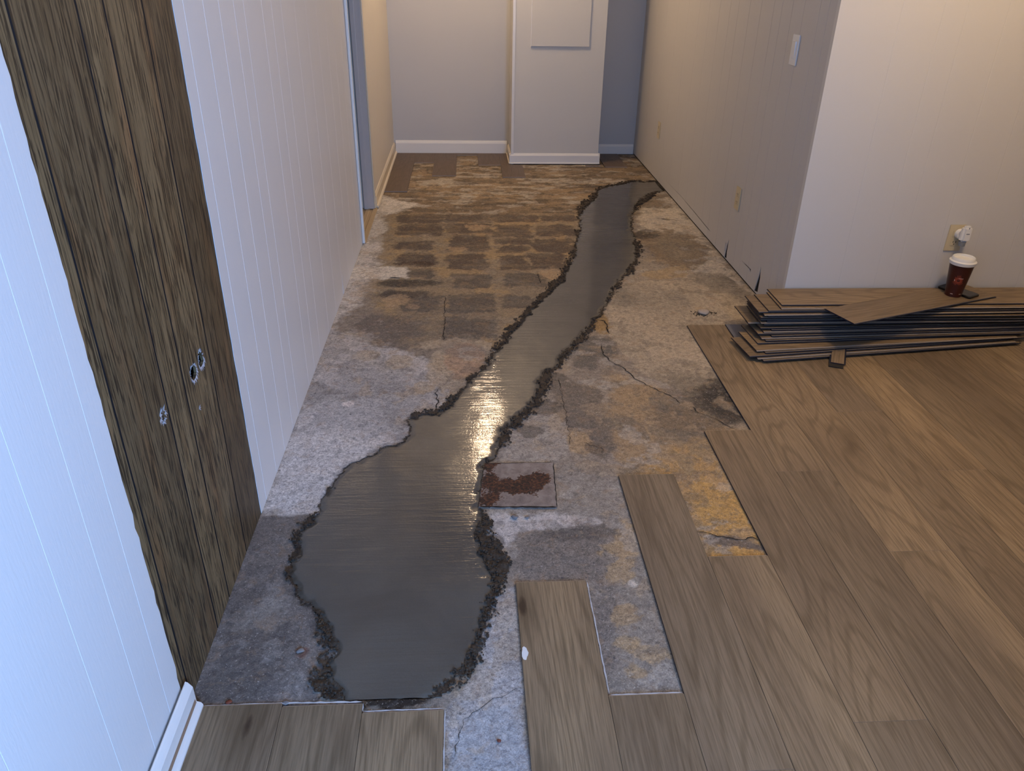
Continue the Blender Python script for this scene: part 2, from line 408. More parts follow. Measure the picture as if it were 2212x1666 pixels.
lay(np.ones(GX.shape), (146, 134, 120), 1, .25)
lay(sstep(.4, .65, n1), (164, 150, 130), .7)
# far hallway: brown and tan mottling
fz = ply([(780,330),(1420,330),(1440,470),(760,470)], .25, .1)
lay(fz, (132, 112, 86), 1, .2)
lay(fz*sstep(.44, .62, n3), (108, 92, 74), .8)
lay(fz*sstep(.52, .64, fbm(GX*.7, GY*2.2, 6, 5, 9)), (160, 134, 98), .6)
lay(fz*sstep(.53, .62, fbm(GX*.8, GY*1.9, 9, 6, 10)), (178, 168, 152), .75)
lay(fz*sstep(.56, .62, fbm(GX*.8, GY*1.6, 17, 5, 110)), (84, 72, 58), .7)
# glue field with darker tile ghosts
tz = ply([(845,462),(1255,462),(1240,560),(1150,660),(1080,748),(860,745),(800,640),(820,560)], .08, .05)
lay(tz, (154, 134, 102), .95, .2)
lay(tz*sstep(.48, .62, n3), (134, 122, 104), .5)
lay(tz*sstep(.54, .66, n2), (176, 146, 96), .7)
def tile(x0, x1, y0, y1, col=(92, 76, 66), a=.85, seed=0):
    A = fl((x0+x1)/2, y1); B = fl((x0+x1)/2, y0); X0 = fl(x0, (y0+y1)/2)[0]; X1 = fl(x1, (y0+y1)/2)[0]
    dx = np.maximum(X0-GX, GX-X1); dy = np.maximum(A[1]-GY, GY-B[1])
    r = .03; d = np.sqrt(np.maximum(dx+r, 0)**2+np.maximum(dy+r, 0)**2)-r+np.minimum(np.maximum(dx, dy)+r, 0)
    d = d+(fbm(GX, GY, 16, 4, 90+seed)-.5)*.08+(fbm(GX, GY, 60, 3, 190+seed)-.5)*.04
    m = (1-sstep(-.012, .012, d))*(.72+.28*sstep(.3, .5, fbm(GX*.5, GY*2, 14, 3, 120+seed)))
    lay(m, col, a, .15)
k = 0
for (x0, x1, y0, y1) in [(858,958,463,482),(964,1060,462,481),(1064,1160,463,480),(1164,1246,464,480),(856,958,484,508),(962,1062,483,504),(1066,1150,485,512),(1156,1246,485,510),
                         (854,942,520,539),(970,1058,508,542),(1066,1148,515,528),(1070,1140,530,546),(1150,1238,516,546),(855,942,548,572),(966,1056,548,582),(1080,1142,550,582),(1146,1222,548,580),
                         (868,934,582,600),(976,1058,590,622),(1088,1182,590,618),(966,1066,634,676),(1092,1150,636,664),(960,1078,686,734),(868,955,640,672),(830,950,606,620),(824,926,628,644)]:
    k += 1; tile(x0, x1, y0, y1, (84, 71, 64) if k < 18 else (92, 84, 77), .86, k)
lay(blob(885, 612, 62, 8, .4, .5, 12, 1), (70, 64, 56), .85); lay(blob(880, 636, 62, 8, .4, .5, 12, 2), (72, 64, 58), .85)
lay(blob(900, 570, 45, 6, .3, .8, 14, 3), (72, 54, 42), .85)
for (a, b, c, d, s) in [(1030,492,24,6,4),(855,650,26,14,5),(893,662,13,5,6),(1190,590,24,14,7),(990,538,18,5,8)]:
    lay(blob(a, b, c, d, .25, .9, 20, s), (180, 150, 110), .7)
lay(blob(845, 715, 80, 36, .5, .8, 7, 11), (104, 94, 88), .75, .3)
lay(blob(940, 690, 80, 60, .5, .8, 9, 12), (112, 104, 96), .35)
# painted band beside the left wall
lw = ply([(812,420),(900,440),(835,470),(815,560),(800,610),(740,690),(690,800),(655,880),(620,960),(568,1103),(500,1100),(700,600),(790,430)], .06, .06, 8, 3)
lay(lw, (206, 200, 192), .9, .55)
lay(ply([(742,575),(880,578),(880,600),(735,604)], .03, .03, 12, 4), (214, 206, 192), .95, .3)
lp = ply([(570,1108),(680,1110),(712,1040),(780,985),(880,950),(905,895),(960,880),(985,800),(800,740),(690,700),(640,900),(560,1108)], .03, .05, 7, 5)
lay(lp, (166, 161, 158), .95, .8)
lay(lp*sstep(.42, .6, n2), (196, 190, 186), .75)
nearw = ply([(568,1110),(683,1112),(716,1040),(790,985),(860,930),(820,860),(650,870)], .05, .05, 7, 6)
lay(nearw, (212, 208, 206), .8, 1.)
lay(blob(800, 870, 120, 60, .5, .8, 6, 14), (150, 148, 148), .55, .6)
lay(blob(735, 735, 60, 20, .4, .8, 9, 15), (190, 180, 168), .5)
for (a, b, c, d, s) in [(985,780,45,34,21),(958,800,30,50,22),(915,835,22,14,23),(862,782,30,14,24),(795,765,26,12,25),(985,745,60,14,26)]:
    lay(blob(a, b, c, d, .2, .7, 11, s), (178, 160, 134), .8)
lay(blob(1005, 775, 40, 40, .15, .4, 10, 27), (176, 142, 112), .8, .1)
lay(blob(752, 872, 14, 6, .15, .3, 20, 28), (226, 216, 210), .95)
lay(blob(1000, 755, 50, 18, .4, .5, 10, 29), (124, 116, 110), .5)
# bottom left: bare smooth grey slab
bl = ply([(560,1112),(690,1112),(720,1240),(760,1540),(380,1545),(470,1280)], .012, .012, 16, 7)
lay(bl, (122, 114, 108), 1, .12)
lay(bl*sstep(.42, .66, n1), (140, 132, 124), .6); lay(bl*sstep(.5, .64, n2), (104, 97, 94), .6)
lay(blob(560, 1390, 90, 90, .5, .7, 6, 31)*bl, (92, 84, 80), .5); lay(blob(575, 1330, 45, 30, .5, 1.3, 18, 32), (168, 158, 146), .35)
lay(blob(480, 1500, 70, 40, .5, .7, 9, 33)*bl, (90, 84, 80), .55)
lay(ply([(690,1482),(745,1515),(780,1530),(680,1530)], .012, .01, 20, 34), (176, 158, 138), .95, .6)
lay(ply([(785,1524),(930,1524),(928,1534),(785,1536)], .004, .003, 30, 35), (128, 128, 122), 1, 0.)
# right of the mortar
lay(ply([(1440,425),(1640,640),(1500,600),(1470,560),(1480,590),(1430,520),(1380,500),(1380,450)], .06, .04, 10, 36), (206, 192, 168), .95, .3)
lay(blob(1500, 470, 40, 40, .4, .6, 8, 37), (204, 192, 170), .85)
lay(blob(1455, 535, 62, 42, .18, .45, 9, 38), (140, 118, 88), .85, .15)
lay(blob(1458, 530, 44, 30, .4, .5, 9, 39), (150, 134, 108), .6)
lay(blob(1390, 505, 30, 9, .35, .6, 14, 40), (84, 72, 56), .9)
lay(blob(1410, 440, 45, 9, .35, .8, 14, 41), (116, 98, 74), .8)
lay(ply([(1385,590),(1480,570),(1500,600),(1400,604)], .02, .03, 12, 42), (176, 150, 108), .8)
sm = ply([(1340,615),(1400,606),(1470,606),(1490,588),(1560,590),(1632,640),(1600,780),(1640,1000),(1560,940),(1480,850),(1380,800),(1310,720),(1300,690)], .012, .012, 16, 8)
lay(sm, (172, 156, 132), .97, .05)
lay(blob(1400, 640, 90, 34, .6, .5, 5, 43)*sm, (128, 120, 108), .75)
lay(blob(1545, 606, 60, 14, .5, .4, 6, 44)*sm, (120, 112, 96), .8)
lay(sm*sstep(.5, .7, n1), (186, 168, 142), .5)
lay(blob(1500, 860, 120, 60, .5, .5, 6, 45)*sm, (118, 108, 92), .6)
lay(blob(1560, 870, 75, 36, .35, .5, 7, 46, -.5), (60, 56, 52), .95)
lay(blob(1575, 830, 38, 20, .4, .5, 7, 47), (66, 62, 58), .8)
lay(ply([(1536,866),(1555,850),(1600,900),(1590,893)], .012, .006, 14, 48), (138, 122, 100), .9)
lay(blob(1440, 860, 60, 28, .5, .9, 12, 49), (116, 104, 88), .5)
# yellow adhesive
yz = ply([(1310,800),(1420,840),(1500,900),(1600,930),(1700,1230),(1500,1230),(1470,1030),(1330,1028),(1300,940)], .07, .09, 6, 9)
lay(yz, (166, 138, 98), .9, .15)
lay(yz*sstep(.5, .62, n2), (128, 118, 100), .65)
lay(blob(1490, 910, 90, 34, .6, .6, 7, 50), (98, 90, 80), .6)
yy = ply([(1400,985),(1540,960),(1580,1010),(1700,1230),(1500,1230),(1470,1030),(1400,1020)], .06, .07, 8, 10)
lay(yy, (186, 146, 80), .85, .1)
lay(yy*sstep(.5, .6, fbm(GX, GY, 16, 5, 201)), (142, 128, 104), .6)
lay(ply([(1500,1035),(1590,1020),(1700,1230),(1520,1230)], .05, .05, 10, 11), (196, 152, 72), .9, .35)
lay(yy*sstep(.56, .62, fbm(GX, GY, 26, 5, 202)), (136, 120, 92), .6)
lay(ply([(1503,1150),(1560,1158),(1610,1160),(1660,1185),(1640,1190),(1530,1172)], .012, .018, 18, 12), (116, 104, 92), .95, .3)
# middle greys and the old trench patch
lay(ply([(1180,820),(1290,830),(1330,960),(1300,985),(1240,960),(1225,930)], .02, .03, 11, 13), (120, 108, 94), .85, .5)
lay(ply([(1060,990),(1120,905),(1190,860),(1225,930),(1240,985),(1200,1000)], .03, .03, 11, 14), (166, 156, 144), .85, .7)
lay(blob(1255, 955, 28, 26, .12, .4, 10, 51), (176, 148, 108), .9); lay(blob(1285, 968, 24, 14, .12, .4, 10, 52), (118, 102, 84), .8)
lay(blob(1295, 700, 24, 22, .25, .6, 12, 53), (160, 126, 66), .9)
lay(blob(1275, 760, 55, 32, .4, .8, 9, 54), (104, 98, 90), .8, .4)
lay(ply([(1205,1000),(1330,1000),(1370,1150),(1210,1110)], .04, .05, 8, 15), (150, 142, 132), .7, .3)
lw2 = ply([(1050,1105),(1200,1110),(1320,1130),(1120,1150),(1085,1180),(1045,1150)], .02, .03, 12, 16)
lay(lw2, (196, 188, 182), .9, .5)
dk = ply([(1120,1150),(1270,1130),(1330,1200),(1360,1400),(1300,1480),(1280,1260),(1110,1260),(1075,1200)], .04, .05, 9, 17)
lay(dk, (128, 118, 108), .85, .9)
lay(blob(1250, 1150, 90, 14, .5, .9, 14, 55), (90, 84, 80), .6)
lay(ply([(1310,1200),(1400,1200),(1480,1500),(1320,1500)], .05, .06, 8, 18), (150, 140, 126), .8, .4)
for (a, b, c, d, s) in [(1340,1230,26,22,61),(1360,1160,40,24,62),(1345,1330,24,24,63),(1350,1390,30,14,64),(1400,1410,44,20,65),(1370,1450,26,18,66),(1005,1640,28,30,67),(1085,1610,26,26,68),(1130,1500,14,20,69),(1330,1190,30,18,70)]:
    lay(blob(a, b, c, d, .3, 1.3, 16, s), (180, 150, 104), .7)
lay(blob(1367, 1261, 10, 8, .3, .5, 30, 71), (206, 196, 182), .9)
rb = ply([(1060,1280),(1115,1260),(1130,1500),(1150,1700),(960,1700),(960,1530),(1030,1440)], .02, .03, 12, 19)
lay(rb, (168, 162, 158), .9, .9)
lay(rb*sstep(.48, .62, n2), (194, 190, 188), .6)
lay(ply([(985,1600),(1020,1540),(1120,1500),(1150,1700),(960,1700)], .02, .03, 12, 20), (166, 168, 172), .7, .3)
# small flakes of glue and worn spots
fk = (1-sm)*(1-bl)*(1-.8*nearw)*(1-.75*tz)
q1 = fbm(GX, GY, 13, 6, 301); q2 = fbm(GX, GY, 19, 6, 302); q3 = fbm(GX, GY*1.3, 9, 6, 303)
lay(fk*sstep(.625, .637, q1), (176, 152, 118), .42)
lay(fk*sstep(.64, .652, q2), (116, 107, 97), .4)
lay(fk*sstep(.65, .662, q3), (182, 174, 162), .4)
lay(sm*sstep(.64, .66, q2), (128, 118, 102), .5)
lay(bl*sstep(.63, .65, q1), (150, 144, 138), .4)
# damp shade of concrete along the wet mortar
damp = sstep(.0, .03, .028-SD+(n4-.5)*.05)*(.5+.5*sstep(.4, .6, n2))
lay(np.clip(damp, 0, 1), (66, 55, 44), .4)
lay(1-sstep(.0, .008, SD), (50, 43, 36), 1.)
lay(blob(650, 1409, 17, 13, .3, .5, 20, 88), (112, 74, 60), .85, 0.)
for (a, b, c, d) in [(1068,1170,26,22),(1082,1220,26,22),(1175,880,40,24),(1210,815,26,10),(1140,930,34,18)]:
    lay(blob(a, b, c*.8, d*.7, .25, .9, 18, int(a)), (84, 74, 62), .6, .4)
LUM = COL.mean(-1, keepdims=True); COL = np.clip((LUM+(COL-LUM)*.82)*1.04, 0, 1)
# slab mesh (vertices under the mortar drop into the trench)
ZS = (fbm(GX, GY, 18, 4, 30)-.5)*.0022-.0012+(n2-.5)*.0012
ZS = np.where((SD < -.004) & (GY > 1.157), -.012, ZS)
def fitwall(x): return x
nx, ny = len(XS), len(YS)
def gridmesh(name, Z, keep, mats, parent=None, snap=None, col=None, spk=None, smooth=True):
    P = np.stack([GX, GY, Z], -1).reshape(-1, 3).copy()
    idx = np.arange(nx*ny).reshape(ny, nx)
    q = np.stack([idx[:-1, :-1], idx[:-1, 1:], idx[1:, 1:], idx[1:, :-1]], -1)
    q = q[keep[:-1, :-1] & keep[:-1, 1:] & keep[1:, 1:] & keep[1:, :-1]]
    used, inv = np.unique(q, return_inverse=True); inv = inv.reshape(-1)
    me = bpy.data.meshes.new(name); me.vertices.add(len(used)); me.vertices.foreach_set('co', P[used].reshape(-1))
    me.loops.add(len(inv)); me.loops.foreach_set('vertex_index', inv.astype(np.int32))
    nf = len(q); me.polygons.add(nf); me.polygons.foreach_set('loop_start', np.arange(0, nf*4, 4, dtype=np.int32))
    me.polygons.foreach_set('loop_total', np.full(nf, 4, dtype=np.int32))
    me.update(calc_edges=True); me.validate()
    if col is not None:
        a = me.attributes.new('col', 'FLOAT_COLOR', 'POINT'); a.data.foreach_set('color', np.concatenate([col.reshape(-1, 3)[used], np.ones((len(used), 1))], 1).reshape(-1))
        a = me.attributes.new('spk', 'FLOAT', 'POINT'); a.data.foreach_set('value', spk.reshape(-1)[used])
    return link(name, me, mats, parent, smooth)
allk = np.ones(GX.shape, bool)
floor = gridmesh('floor', ZS, allk, M['slab'], col=COL, spk=SPK); tag(floor, kind='structure')
# rest of the slab, hidden under the planks
for lo, hi in [((-.60, -1.8, -.06), (4.3, .822, -.003)), ((1.399, .822, -.06), (4.3, 3.2, -.003)), ((-1.5, 4.0, -.06), (-.6, 5.4, -.003))]:
    tag(box('floor', lo, hi, M['stone']), kind='structure')

# ------------------------------------------------------------------ mortar
mz = .0012+(fbm(GX, GY, 6, 3, 55)-.5)*.003-.004*sstep(-.02, 0, SD)
mk = (SD < .004) & (GY > 1.153)
pt = empty('mortar_patch', (MW[50][0], MW[50][1], 0))
tag(pt, 'long winding patch of wet grey mortar troweled into the floor trench', 'mortar patch')
ms = gridmesh('troweled_surface', mz, mk, M['mortar'], pt)
rimw = .002+.016*sstep(.42, .66, fbm(GX, GY, 5, 3, 77))
for (a, b, c, d, w) in [(1075,1175,30,40,.05),(1085,1222,30,26,.05),(1195,845,50,40,.016),(640,1200,30,90,.005),(700,1380,30,80,.012),(1130,900,50,30,.014),(1330,1260,1,1,0),
                        (720,1490,40,30,.02),(1050,1320,30,70,.016),(1260,725,40,40,.02),(1085,700,60,50,.02),(1190,600,60,50,.02),(1270,440,30,20,.03),(1390,430,50,20,.03)]:
    cc = fl(a, b); ra = abs(fl(a+c, b)[0]-cc[0])+.01; rb_ = abs(fl(a, b-d)[1]-cc[1])+.01
    rimw = rimw+w*np.exp(-((GX-cc[0])/ra)**2-((GY-cc[1])/rb_)**2)
rim_cut = np.maximum(0, sstep(0, 1, 0*GX))
pale = ply([(570,1108),(690,1108),(720,1040),(800,985),(905,950),(905,905),(800,860)], .03, .01)
rimw = rimw*(1-.85*pale)
rn = fbm(GX, GY, 60, 3, 81)
rk = (SD > -.006) & (SD+(fbm(GX, GY, 26, 3, 83)-.5)*.03+(vn(GX*110, GY*110, 7)-.5)*.012 < rimw) & (GY > 1.153)
# keep the rim off the metal cover
for m_ in [o for o in (pt, ms)]: pass
PLW = [fl(1047,1003), fl(1195,1001), fl(1203,1098), fl(1034,1097)]
rk &= ~(polysdf(GX, GY, PLW) < .006)
rz_ = .0004+.006*np.clip(rn-.35, 0, 1)/.4
o = gridmesh('crumbled_rim', rz_, rk, M['rim'], pt); o['label'] = 'dark crumbly sandy edge'; o['kind'] = 'stuff'
cand = np.argwhere((SD > -.012) & (SD < rimw+.010) & (SD0 > -.03) & (GY > 1.16) & (GX < 1.37) & (polysdf(GX, GY, PLW) > .012))
bm = bmesh.new(); r5 = random.Random(12)
for _ in range(4200):
    i_, j_ = cand[r5.randrange(len(cand))]
    if (rimw[i_, j_] < .008 and r5.random() < .85) or (pale[i_, j_] > .5 and r5.random() < .85): continue
    s_ = r5.choice((.0014, .002, .002, .003, .0042))*(1 if GY[i_, j_] < 3 else 1.3)
    mt = Matrix.Translation((GX[i_, j_]+r5.uniform(-.003, .003), GY[i_, j_]+r5.uniform(-.003, .003), s_*.5+.0015)) @ Matrix.Rotation(r5.uniform(0, 3), 4, 'Z') @ Matrix.Diagonal((s_*r5.uniform(.8, 1.7), s_, s_*.75, 1))
    bmesh.ops.create_icosphere(bm, subdivisions=1, radius=1, matrix=mt)
o = bm_obj('sand_crumbs', bm, M['rim'], pt); o['kind'] = 'stuff'
def reparent_keep(o, p): o.matrix_parent_inverse = Matrix.Translation(-Vector(p.location))
for o in pt.children: reparent_keep(o, pt)

# cracks: thin dark ribbons in the slab
def ribbon(P, w, z=.0006, seed=0, jit=.005):
    r = random.Random(seed); Q = []
    for i in range(len(P)-1):
        a = Vector(P[i]); b = Vector(P[i+1]); n = max(2, int((b-a).length/.012))
        for k_ in range(n):
            t = k_/n; p = a.lerp(b, t); d = (b-a).normalized(); Q.append(p+Vector((-d.y, d.x))*r.uniform(-jit, jit))
    Q.append(Vector(P[-1])); V = []; Fc = []
    for i, p in enumerate(Q):
        d = (Q[min(i+1, len(Q)-1)]-Q[max(i-1, 0)]).normalized(); nn = Vector((-d.y, d.x)); ww = w*r.uniform(.35, 1)*(1 if 0 < i < len(Q)-1 else .2)
        V += [(p.x+nn.x*ww/2, p.y+nn.y*ww/2, z), (p.x-nn.x*ww/2, p.y-nn.y*ww/2, z)]
        if i: Fc.append((2*i-2, 2*i-1, 2*i+1, 2*i))
    return V, Fc
for k, (P, w) in enumerate([([(1298,744),(1303,765),(1320,782),(1345,795),(1372,818),(1395,832),(1425,845),(1452,858)], .0045),
    ([(1452,858),(1470,872)], .003), ([(1494,880),(1515,895),(1545,905),(1572,920),(1590,930)], .004),
    ([(940,890),(945,870),(942,850),(950,838)], .005), ([(1290,690),(1308,694),(1312,712),(1318,722)], .006),
    ([(1205,820),(1218,870),(1228,925),(1230,960)], .0025), ([(1504,1151),(1530,1152),(1560,1160),(1600,1168),(1625,1162),(1650,1172)], .004),
    ([(978,1640),(988,1600),(1000,1555),(1040,1525),(1080,1505),(1128,1487)], .0018), ([(1255,955),(1275,962),(1300,968),(1302,982)], .003),
    ([(1168,612),(1160,590)], .004), ([(1225,405),(1265,405),(1290,402)], .008), ([(1418,472),(1440,474),(1475,478)], .008),
    ([(840,600),(868,600)], .01), ([(962,642),(960,690),(958,735)], .004), ([(1183,810),(1185,838),(1200,838)], .003)]):
    V, Fc = ribbon([fl(*p) for p in P], w, .0012, k)
    mesh('crack', V, Fc, M['crack'], floor)

for k, (P, w, zz) in enumerate([([(-.572, 1.1505), (-.40, 1.1510), (-.235, 1.1470)], .0055, .0040), ([(-.232, 1.1435), (-.231, 1.1235)], .004, .004), ([(-.230, 1.1220), (-.062, 1.1225)], .004, .0052), ([(-.0575, 1.120), (-.0575, .86)], .003, .004),
    ([(.2975, 1.492), (.2975, 1.145)], .004, .004), ([(.300, 1.1425), (.458, 1.1425)], .004, .0045)]):
    V, Fc = ribbon(P, w, zz, 40+k, .0006); mesh('pale_edge_bead', V, Fc, M['glue'], floor)
# ------------------------------------------------------------------ rusty cover plate
cp = empty('floor_cover_plate', (.15, 1.95, 0))
tag(cp, 'small square rusty metal cover set in concrete beside the wet mortar', 'cover plate')
def plate():
    n = 60; P = [Vector(p) for p in (PLW[3], PLW[2], PLW[1], PLW[0])]; V = []; Fc = []; R_ = []
    for j in range(n+1):
        for i in range(n+1):
            u, v = i/n, j/n; p = P[0].lerp(P[1], u).lerp(P[3].lerp(P[2], u), v)
            V.append((p.x, p.y, .003+.0006*rng.random()))
            def g(a, b, ra, rb): return math.exp(-((u-a)/ra)**2-((v-b)/rb)**2)
            nz_ = .5*math.sin(17*u+9*v)*math.sin(23*v-6*u)*.3+.35*(rng.random()-.5); R_.append(min(1, nz_+g(.1, .55, .17, .33)+g(.12, .12, .16, .12)+g(.4, .45, .2, .17)+g(.65, .5, .2, .2)+g(.8, .65, .14, .12)+g(.08, .95, .1, .1)-.35*g(.35, .8, .2, .16)))
            if i and j: a = j*(n+1)+i; Fc.append((a-n-2, a-n-1, a, a-1))
    s = len(V)
    ring = [i for i in range(n+1)]+[(j)*(n+1)+n for j in range(1, n+1)]+[n*(n+1)+i for i in range(n-1, -1, -1)]+[j*(n+1) for j in range(n-1, 0, -1)]
    for i in ring: V.append((V[i][0], V[i][1], -.006)); R_.append(0.)
    for k_ in range(len(ring)): a = ring[k_]; b = ring[(k_+1) % len(ring)]; Fc.append((b, a, s+k_, s+(k_+1) % len(ring)))
    o = mesh('plate', V, Fc, M['rust'], cp); at = o.data.attributes.new('rust', 'FLOAT', 'POINT'); at.data.foreach_set('value', R_)
    return o
reparent_keep(plate(), cp)
V = []; Fc = []
for a, b, w in ((PLW[3], PLW[2], .009), (PLW[2], PLW[1], .0035), (PLW[1], PLW[0], .0025)):
    vv, ff = ribbon([a, b], w, .0036, 3, .0012); s = len(V); V += vv; Fc += [tuple(i+s for i in f) for f in ff]
o = mesh('gap', V, Fc, M['crack'], cp); o['label'] = 'dark gap around the cover'; reparent_keep(o, cp)

# ------------------------------------------------------------------ laid planks
PT = .0055
def plank_bm(bm, x0, x1, y0, y1, z0, seed, tone, lk, lt, drop=0., lip=True):
    """one plank standing off the slab; returns nothing. top gets grain coordinates"""
    e = .0003
    pr = [(x0+e, z0), (x0+e, z0+PT-.0006), (x0+e+.0006, z0+PT), (x1-e-.0006, z0+PT), (x1-e, z0+PT-.0006), (x1-e, z0)]
    rows = []
    for y, s in ((y0+e, 0), (y1-e, 0)):
        rows.append([bm.verts.new((p, y, q)) for p, q in pr])
    fs = []
    for i in range(5):
        f = bm.faces.new((rows[0][i], rows[0][i+1], rows[1][i+1], rows[1][i])); f.material_index = 0 if 1 <= i <= 3 else 1; fs.append(f)
    f = bm.faces.new(rows[0][::-1]); f.material_index = 2; fs.append(f)
    f = bm.faces.new(rows[1]); f.material_index = 2; fs.append(f)
    f = bm.faces.new((rows[0][5], rows[0][0], rows[1][0], rows[1][5])); f.material_index = 1; fs.append(f)
    for f in fs:
        for l in f.loops: l[lk] = Vector((l.vert.co.x-x0+seed*.37, l.vert.co.y-y0+seed*2.71, seed*5.13))
        f[lt] = tone
def flooring(name, cols, label, z0=.0004, lip=True, dark=None):
    """cols: (x0, x1, ytop, ybottom, [joint ys])"""
    bm = bmesh.new(); lk = bm.loops.layers.float_vector.new('pk'); lt = bm.faces.layers.float.new('pt')
    for (x0, x1, yt, yb, joints) in cols:
        ys = [yb]+sorted(j for j in joints if yb < j < yt)+[yt]
        for a, b in zip(ys, ys[1:]): plank_bm(bm, x0, x1, a, b, z0, rng.uniform(0, 9), 0. if dark else rng.uniform(.12, 1), lk, lt)  # far planks share one darker tone, shade painted into it
        if lip:
            r = bmesh.ops.create_cube(bm, size=1)
            for v in r['verts']: v.co = Vector(((x0+x1)/2+v.co.x*(x1-x0-.004), yt+.0010+v.co.y*.0032, z0+.0031+v.co.z*.0022))
            for f in {f for v in r['verts'] for f in v.link_faces}: f.material_index = 2
    bmesh.ops.recalc_face_normals(bm, faces=bm.faces)
    o = bm_obj(name, bm, [M['lvp'], M['navy'], M['core']])
    return tag(o, label, 'flooring')
edges = [.114, .294, .460, .634, .798, .960, 1.135, 1.310, 1.475, 1.640]
while edges[-1] < 4.1: edges.append(edges[-1]+.168)
tops = [1.495, 1.138, 1.955, 1.573, 2.203, 3.07, 3.07]; js = [[.4], [.1], [.95], [.6], [1.05], [1.957], [1.575], [2.315], [1.947], [2.63, 1.47], [1.9], [2.3]]
cols = []
for i in range(len(edges)-1):
    t = tops[i] if i < len(tops) else (3.105 if edges[i] > 1.34 else 3.07)
    j = list(js[i]) if i < len(js) else [rng.uniform(.6, 3)]
    j = j+[j[0]-1.16, j[0]-2.32, j[0]+1.16]
    cols.append((edges[i], edges[i+1], t, -1.55, j))
flooring('plank_flooring', cols, 'brown oak-look vinyl plank flooring laid across the right side, stepped left edge')
flooring('plank_flooring', [(-.575, -.402, 1.148, -1.55, [.3]), (-.402, -.232, 1.140, -1.55, [.7]), (-.232, -.060, 1.117, -1.55, [.1])] ,
         'short grey-brown laid plank strips at the bottom left, beside the white baseboard')
flooring('plank_flooring', [(-.555, -.398, 6.49, 5.30, []), (-.398, -.245, 6.49, 6.155, []), (-.245, -.070, 6.49, 5.74, [6.3]), (-.070, .098, 6.49, 6.42, []), (.098, .270, 6.49, 6.08, [6.3]), (.270, .345, 6.49, 5.70, []), (.345, .438, 6.09, 5.70, [])],
         'brown planks with uneven ends and shade painted in, laid along the far back wall, left of the pillar', lip=False, dark=True)
flooring('plank_flooring', [(.93, 1.04, 6.09, 6.055, []), (1.075, 1.248, 6.49, 6.03, [6.3])], 'short planks, shade painted in, laid in the far corner right of the pillar', lip=False, dark=True)
# paler sealed lip along some cut plank ends
bm = bmesh.new()

# ------------------------------------------------------------------ walls
WH = 2.35; WX = -.575; LK = .0075; LA = -.6075
def lx(y): return LA+LK*y
ledge = lambda z: 1.140-.008*z
redge = lambda z: 1.808
r_ = random.Random(3)
def ragged(fn, z0, z1, n, amp): return [(fn(z0+(z1-z0)*i/n)+r_.uniform(-amp, amp)*(1 if r_.random() < .6 else .2), z0+(z1-z0)*i/n) for i in range(n+1)]
Lr = ragged(ledge, 0, WH, 90, .0035); Rr = ragged(redge, 0, WH, 70, .0022)
hole = Lr+Rr[::-1]
near = [(-1.7, 0)]+Lr+[(-1.7, WH)]
tag(panel('wall_left', (LA, 0, 0), (LK, 1, 0), (0, 0, 1), (1, -LK, 0), near, [], [-.4, 0., .3, .47, .68, .885, .995, 1.078], .1, M['wall_l'], .0005, .002), kind='structure')
gl = [1.871, 2.008, 2.13, 2.262, 2.36, 2.562, 2.684, 2.819, 3.03, 3.235, 3.445, 3.654, 3.835, 4.03]
DY0, DY1, DH = 4.215, 4.875, 2.03
split = 3.345
wedge = [(3.300, 0), (3.315, 0), (3.318, .06), (3.322, .15)]
far = Rr+[(DY0, WH), (DY0, 0)]
tag(panel('wall_left', (LA, 0, .0), (LK, 1, 0), (0, 0, 1), (1, -LK, 0), far, [[(3.452, -.001), (3.472, -.001), (3.470, .05), (3.466, .11), (3.462, .055)]], gl, .1, M['wall_l'], .0011, .0035), kind='structure')
tag(panel('wall_left', (WX, 0, 0), (0, 1, 0), (0, 0, 1), (1, 0, 0), [(DY0, DH), (DY1, DH), (DY1, 0), (6.5, 0), (6.5, WH), (DY0, WH)], [], [5.1, 5.4, 5.7, 6.0, 6.25], .1, paint('paint_hall', (222, 214, 200), .5), .0008, .003), kind='structure')
# black box behind the paneling, cavity shade painted in
# bare paneling strip with two broken holes
def P_(pts): return [tuple(float(v) for v in p) for p in pts]
def onwall(px, py):
    r = _ray(px, py); t = LA/(r[0]-LK*r[1]); return (float(r[1]*t), float(CAMH+r[2]*t))
h1 = [(419,787),(424,793),(426,804),(424,815),(419,824),(414,818),(411,805),(413,795)]
h2 = [(430,757),(433,760),(438,767),(441,778),(439,787),(434,795),(430,788),(429,772)]
hs = [[onwall(*p) for p in h] for h in (h1, h2)]
wb = [1.172, 1.373, 1.474, 1.644]
gap = .0004
inner = [(a+gap, b) for a, b in Lr]+[(a-gap, b) for a, b in Rr[::-1]]
inner[0] = (inner[0][0], .0005); inner[-1] = (inner[-1][0], .0005)
wp = empty('wood_panel', (WX, 1.5, 0))
tag(wp, 'unpainted brown wood-grain wall paneling strip between two white painted sections', 'wall panel')
o = panel('grooved_sheet', (LA-.0012, 0, 0), (LK, 1, 0), (0, 0, 1), (1, -LK, 0), inner, hs, wb, .006, M['oak'], .002, .006, wp); reparent_keep(o, wp)
o = box('wall_cavity_shade', (WX-.125, 1.10, .001), (WX-.07, 1.86, WH), M['black'], None); tag(o, kind='structure')  # black backing paints the shade seen through the panel holes
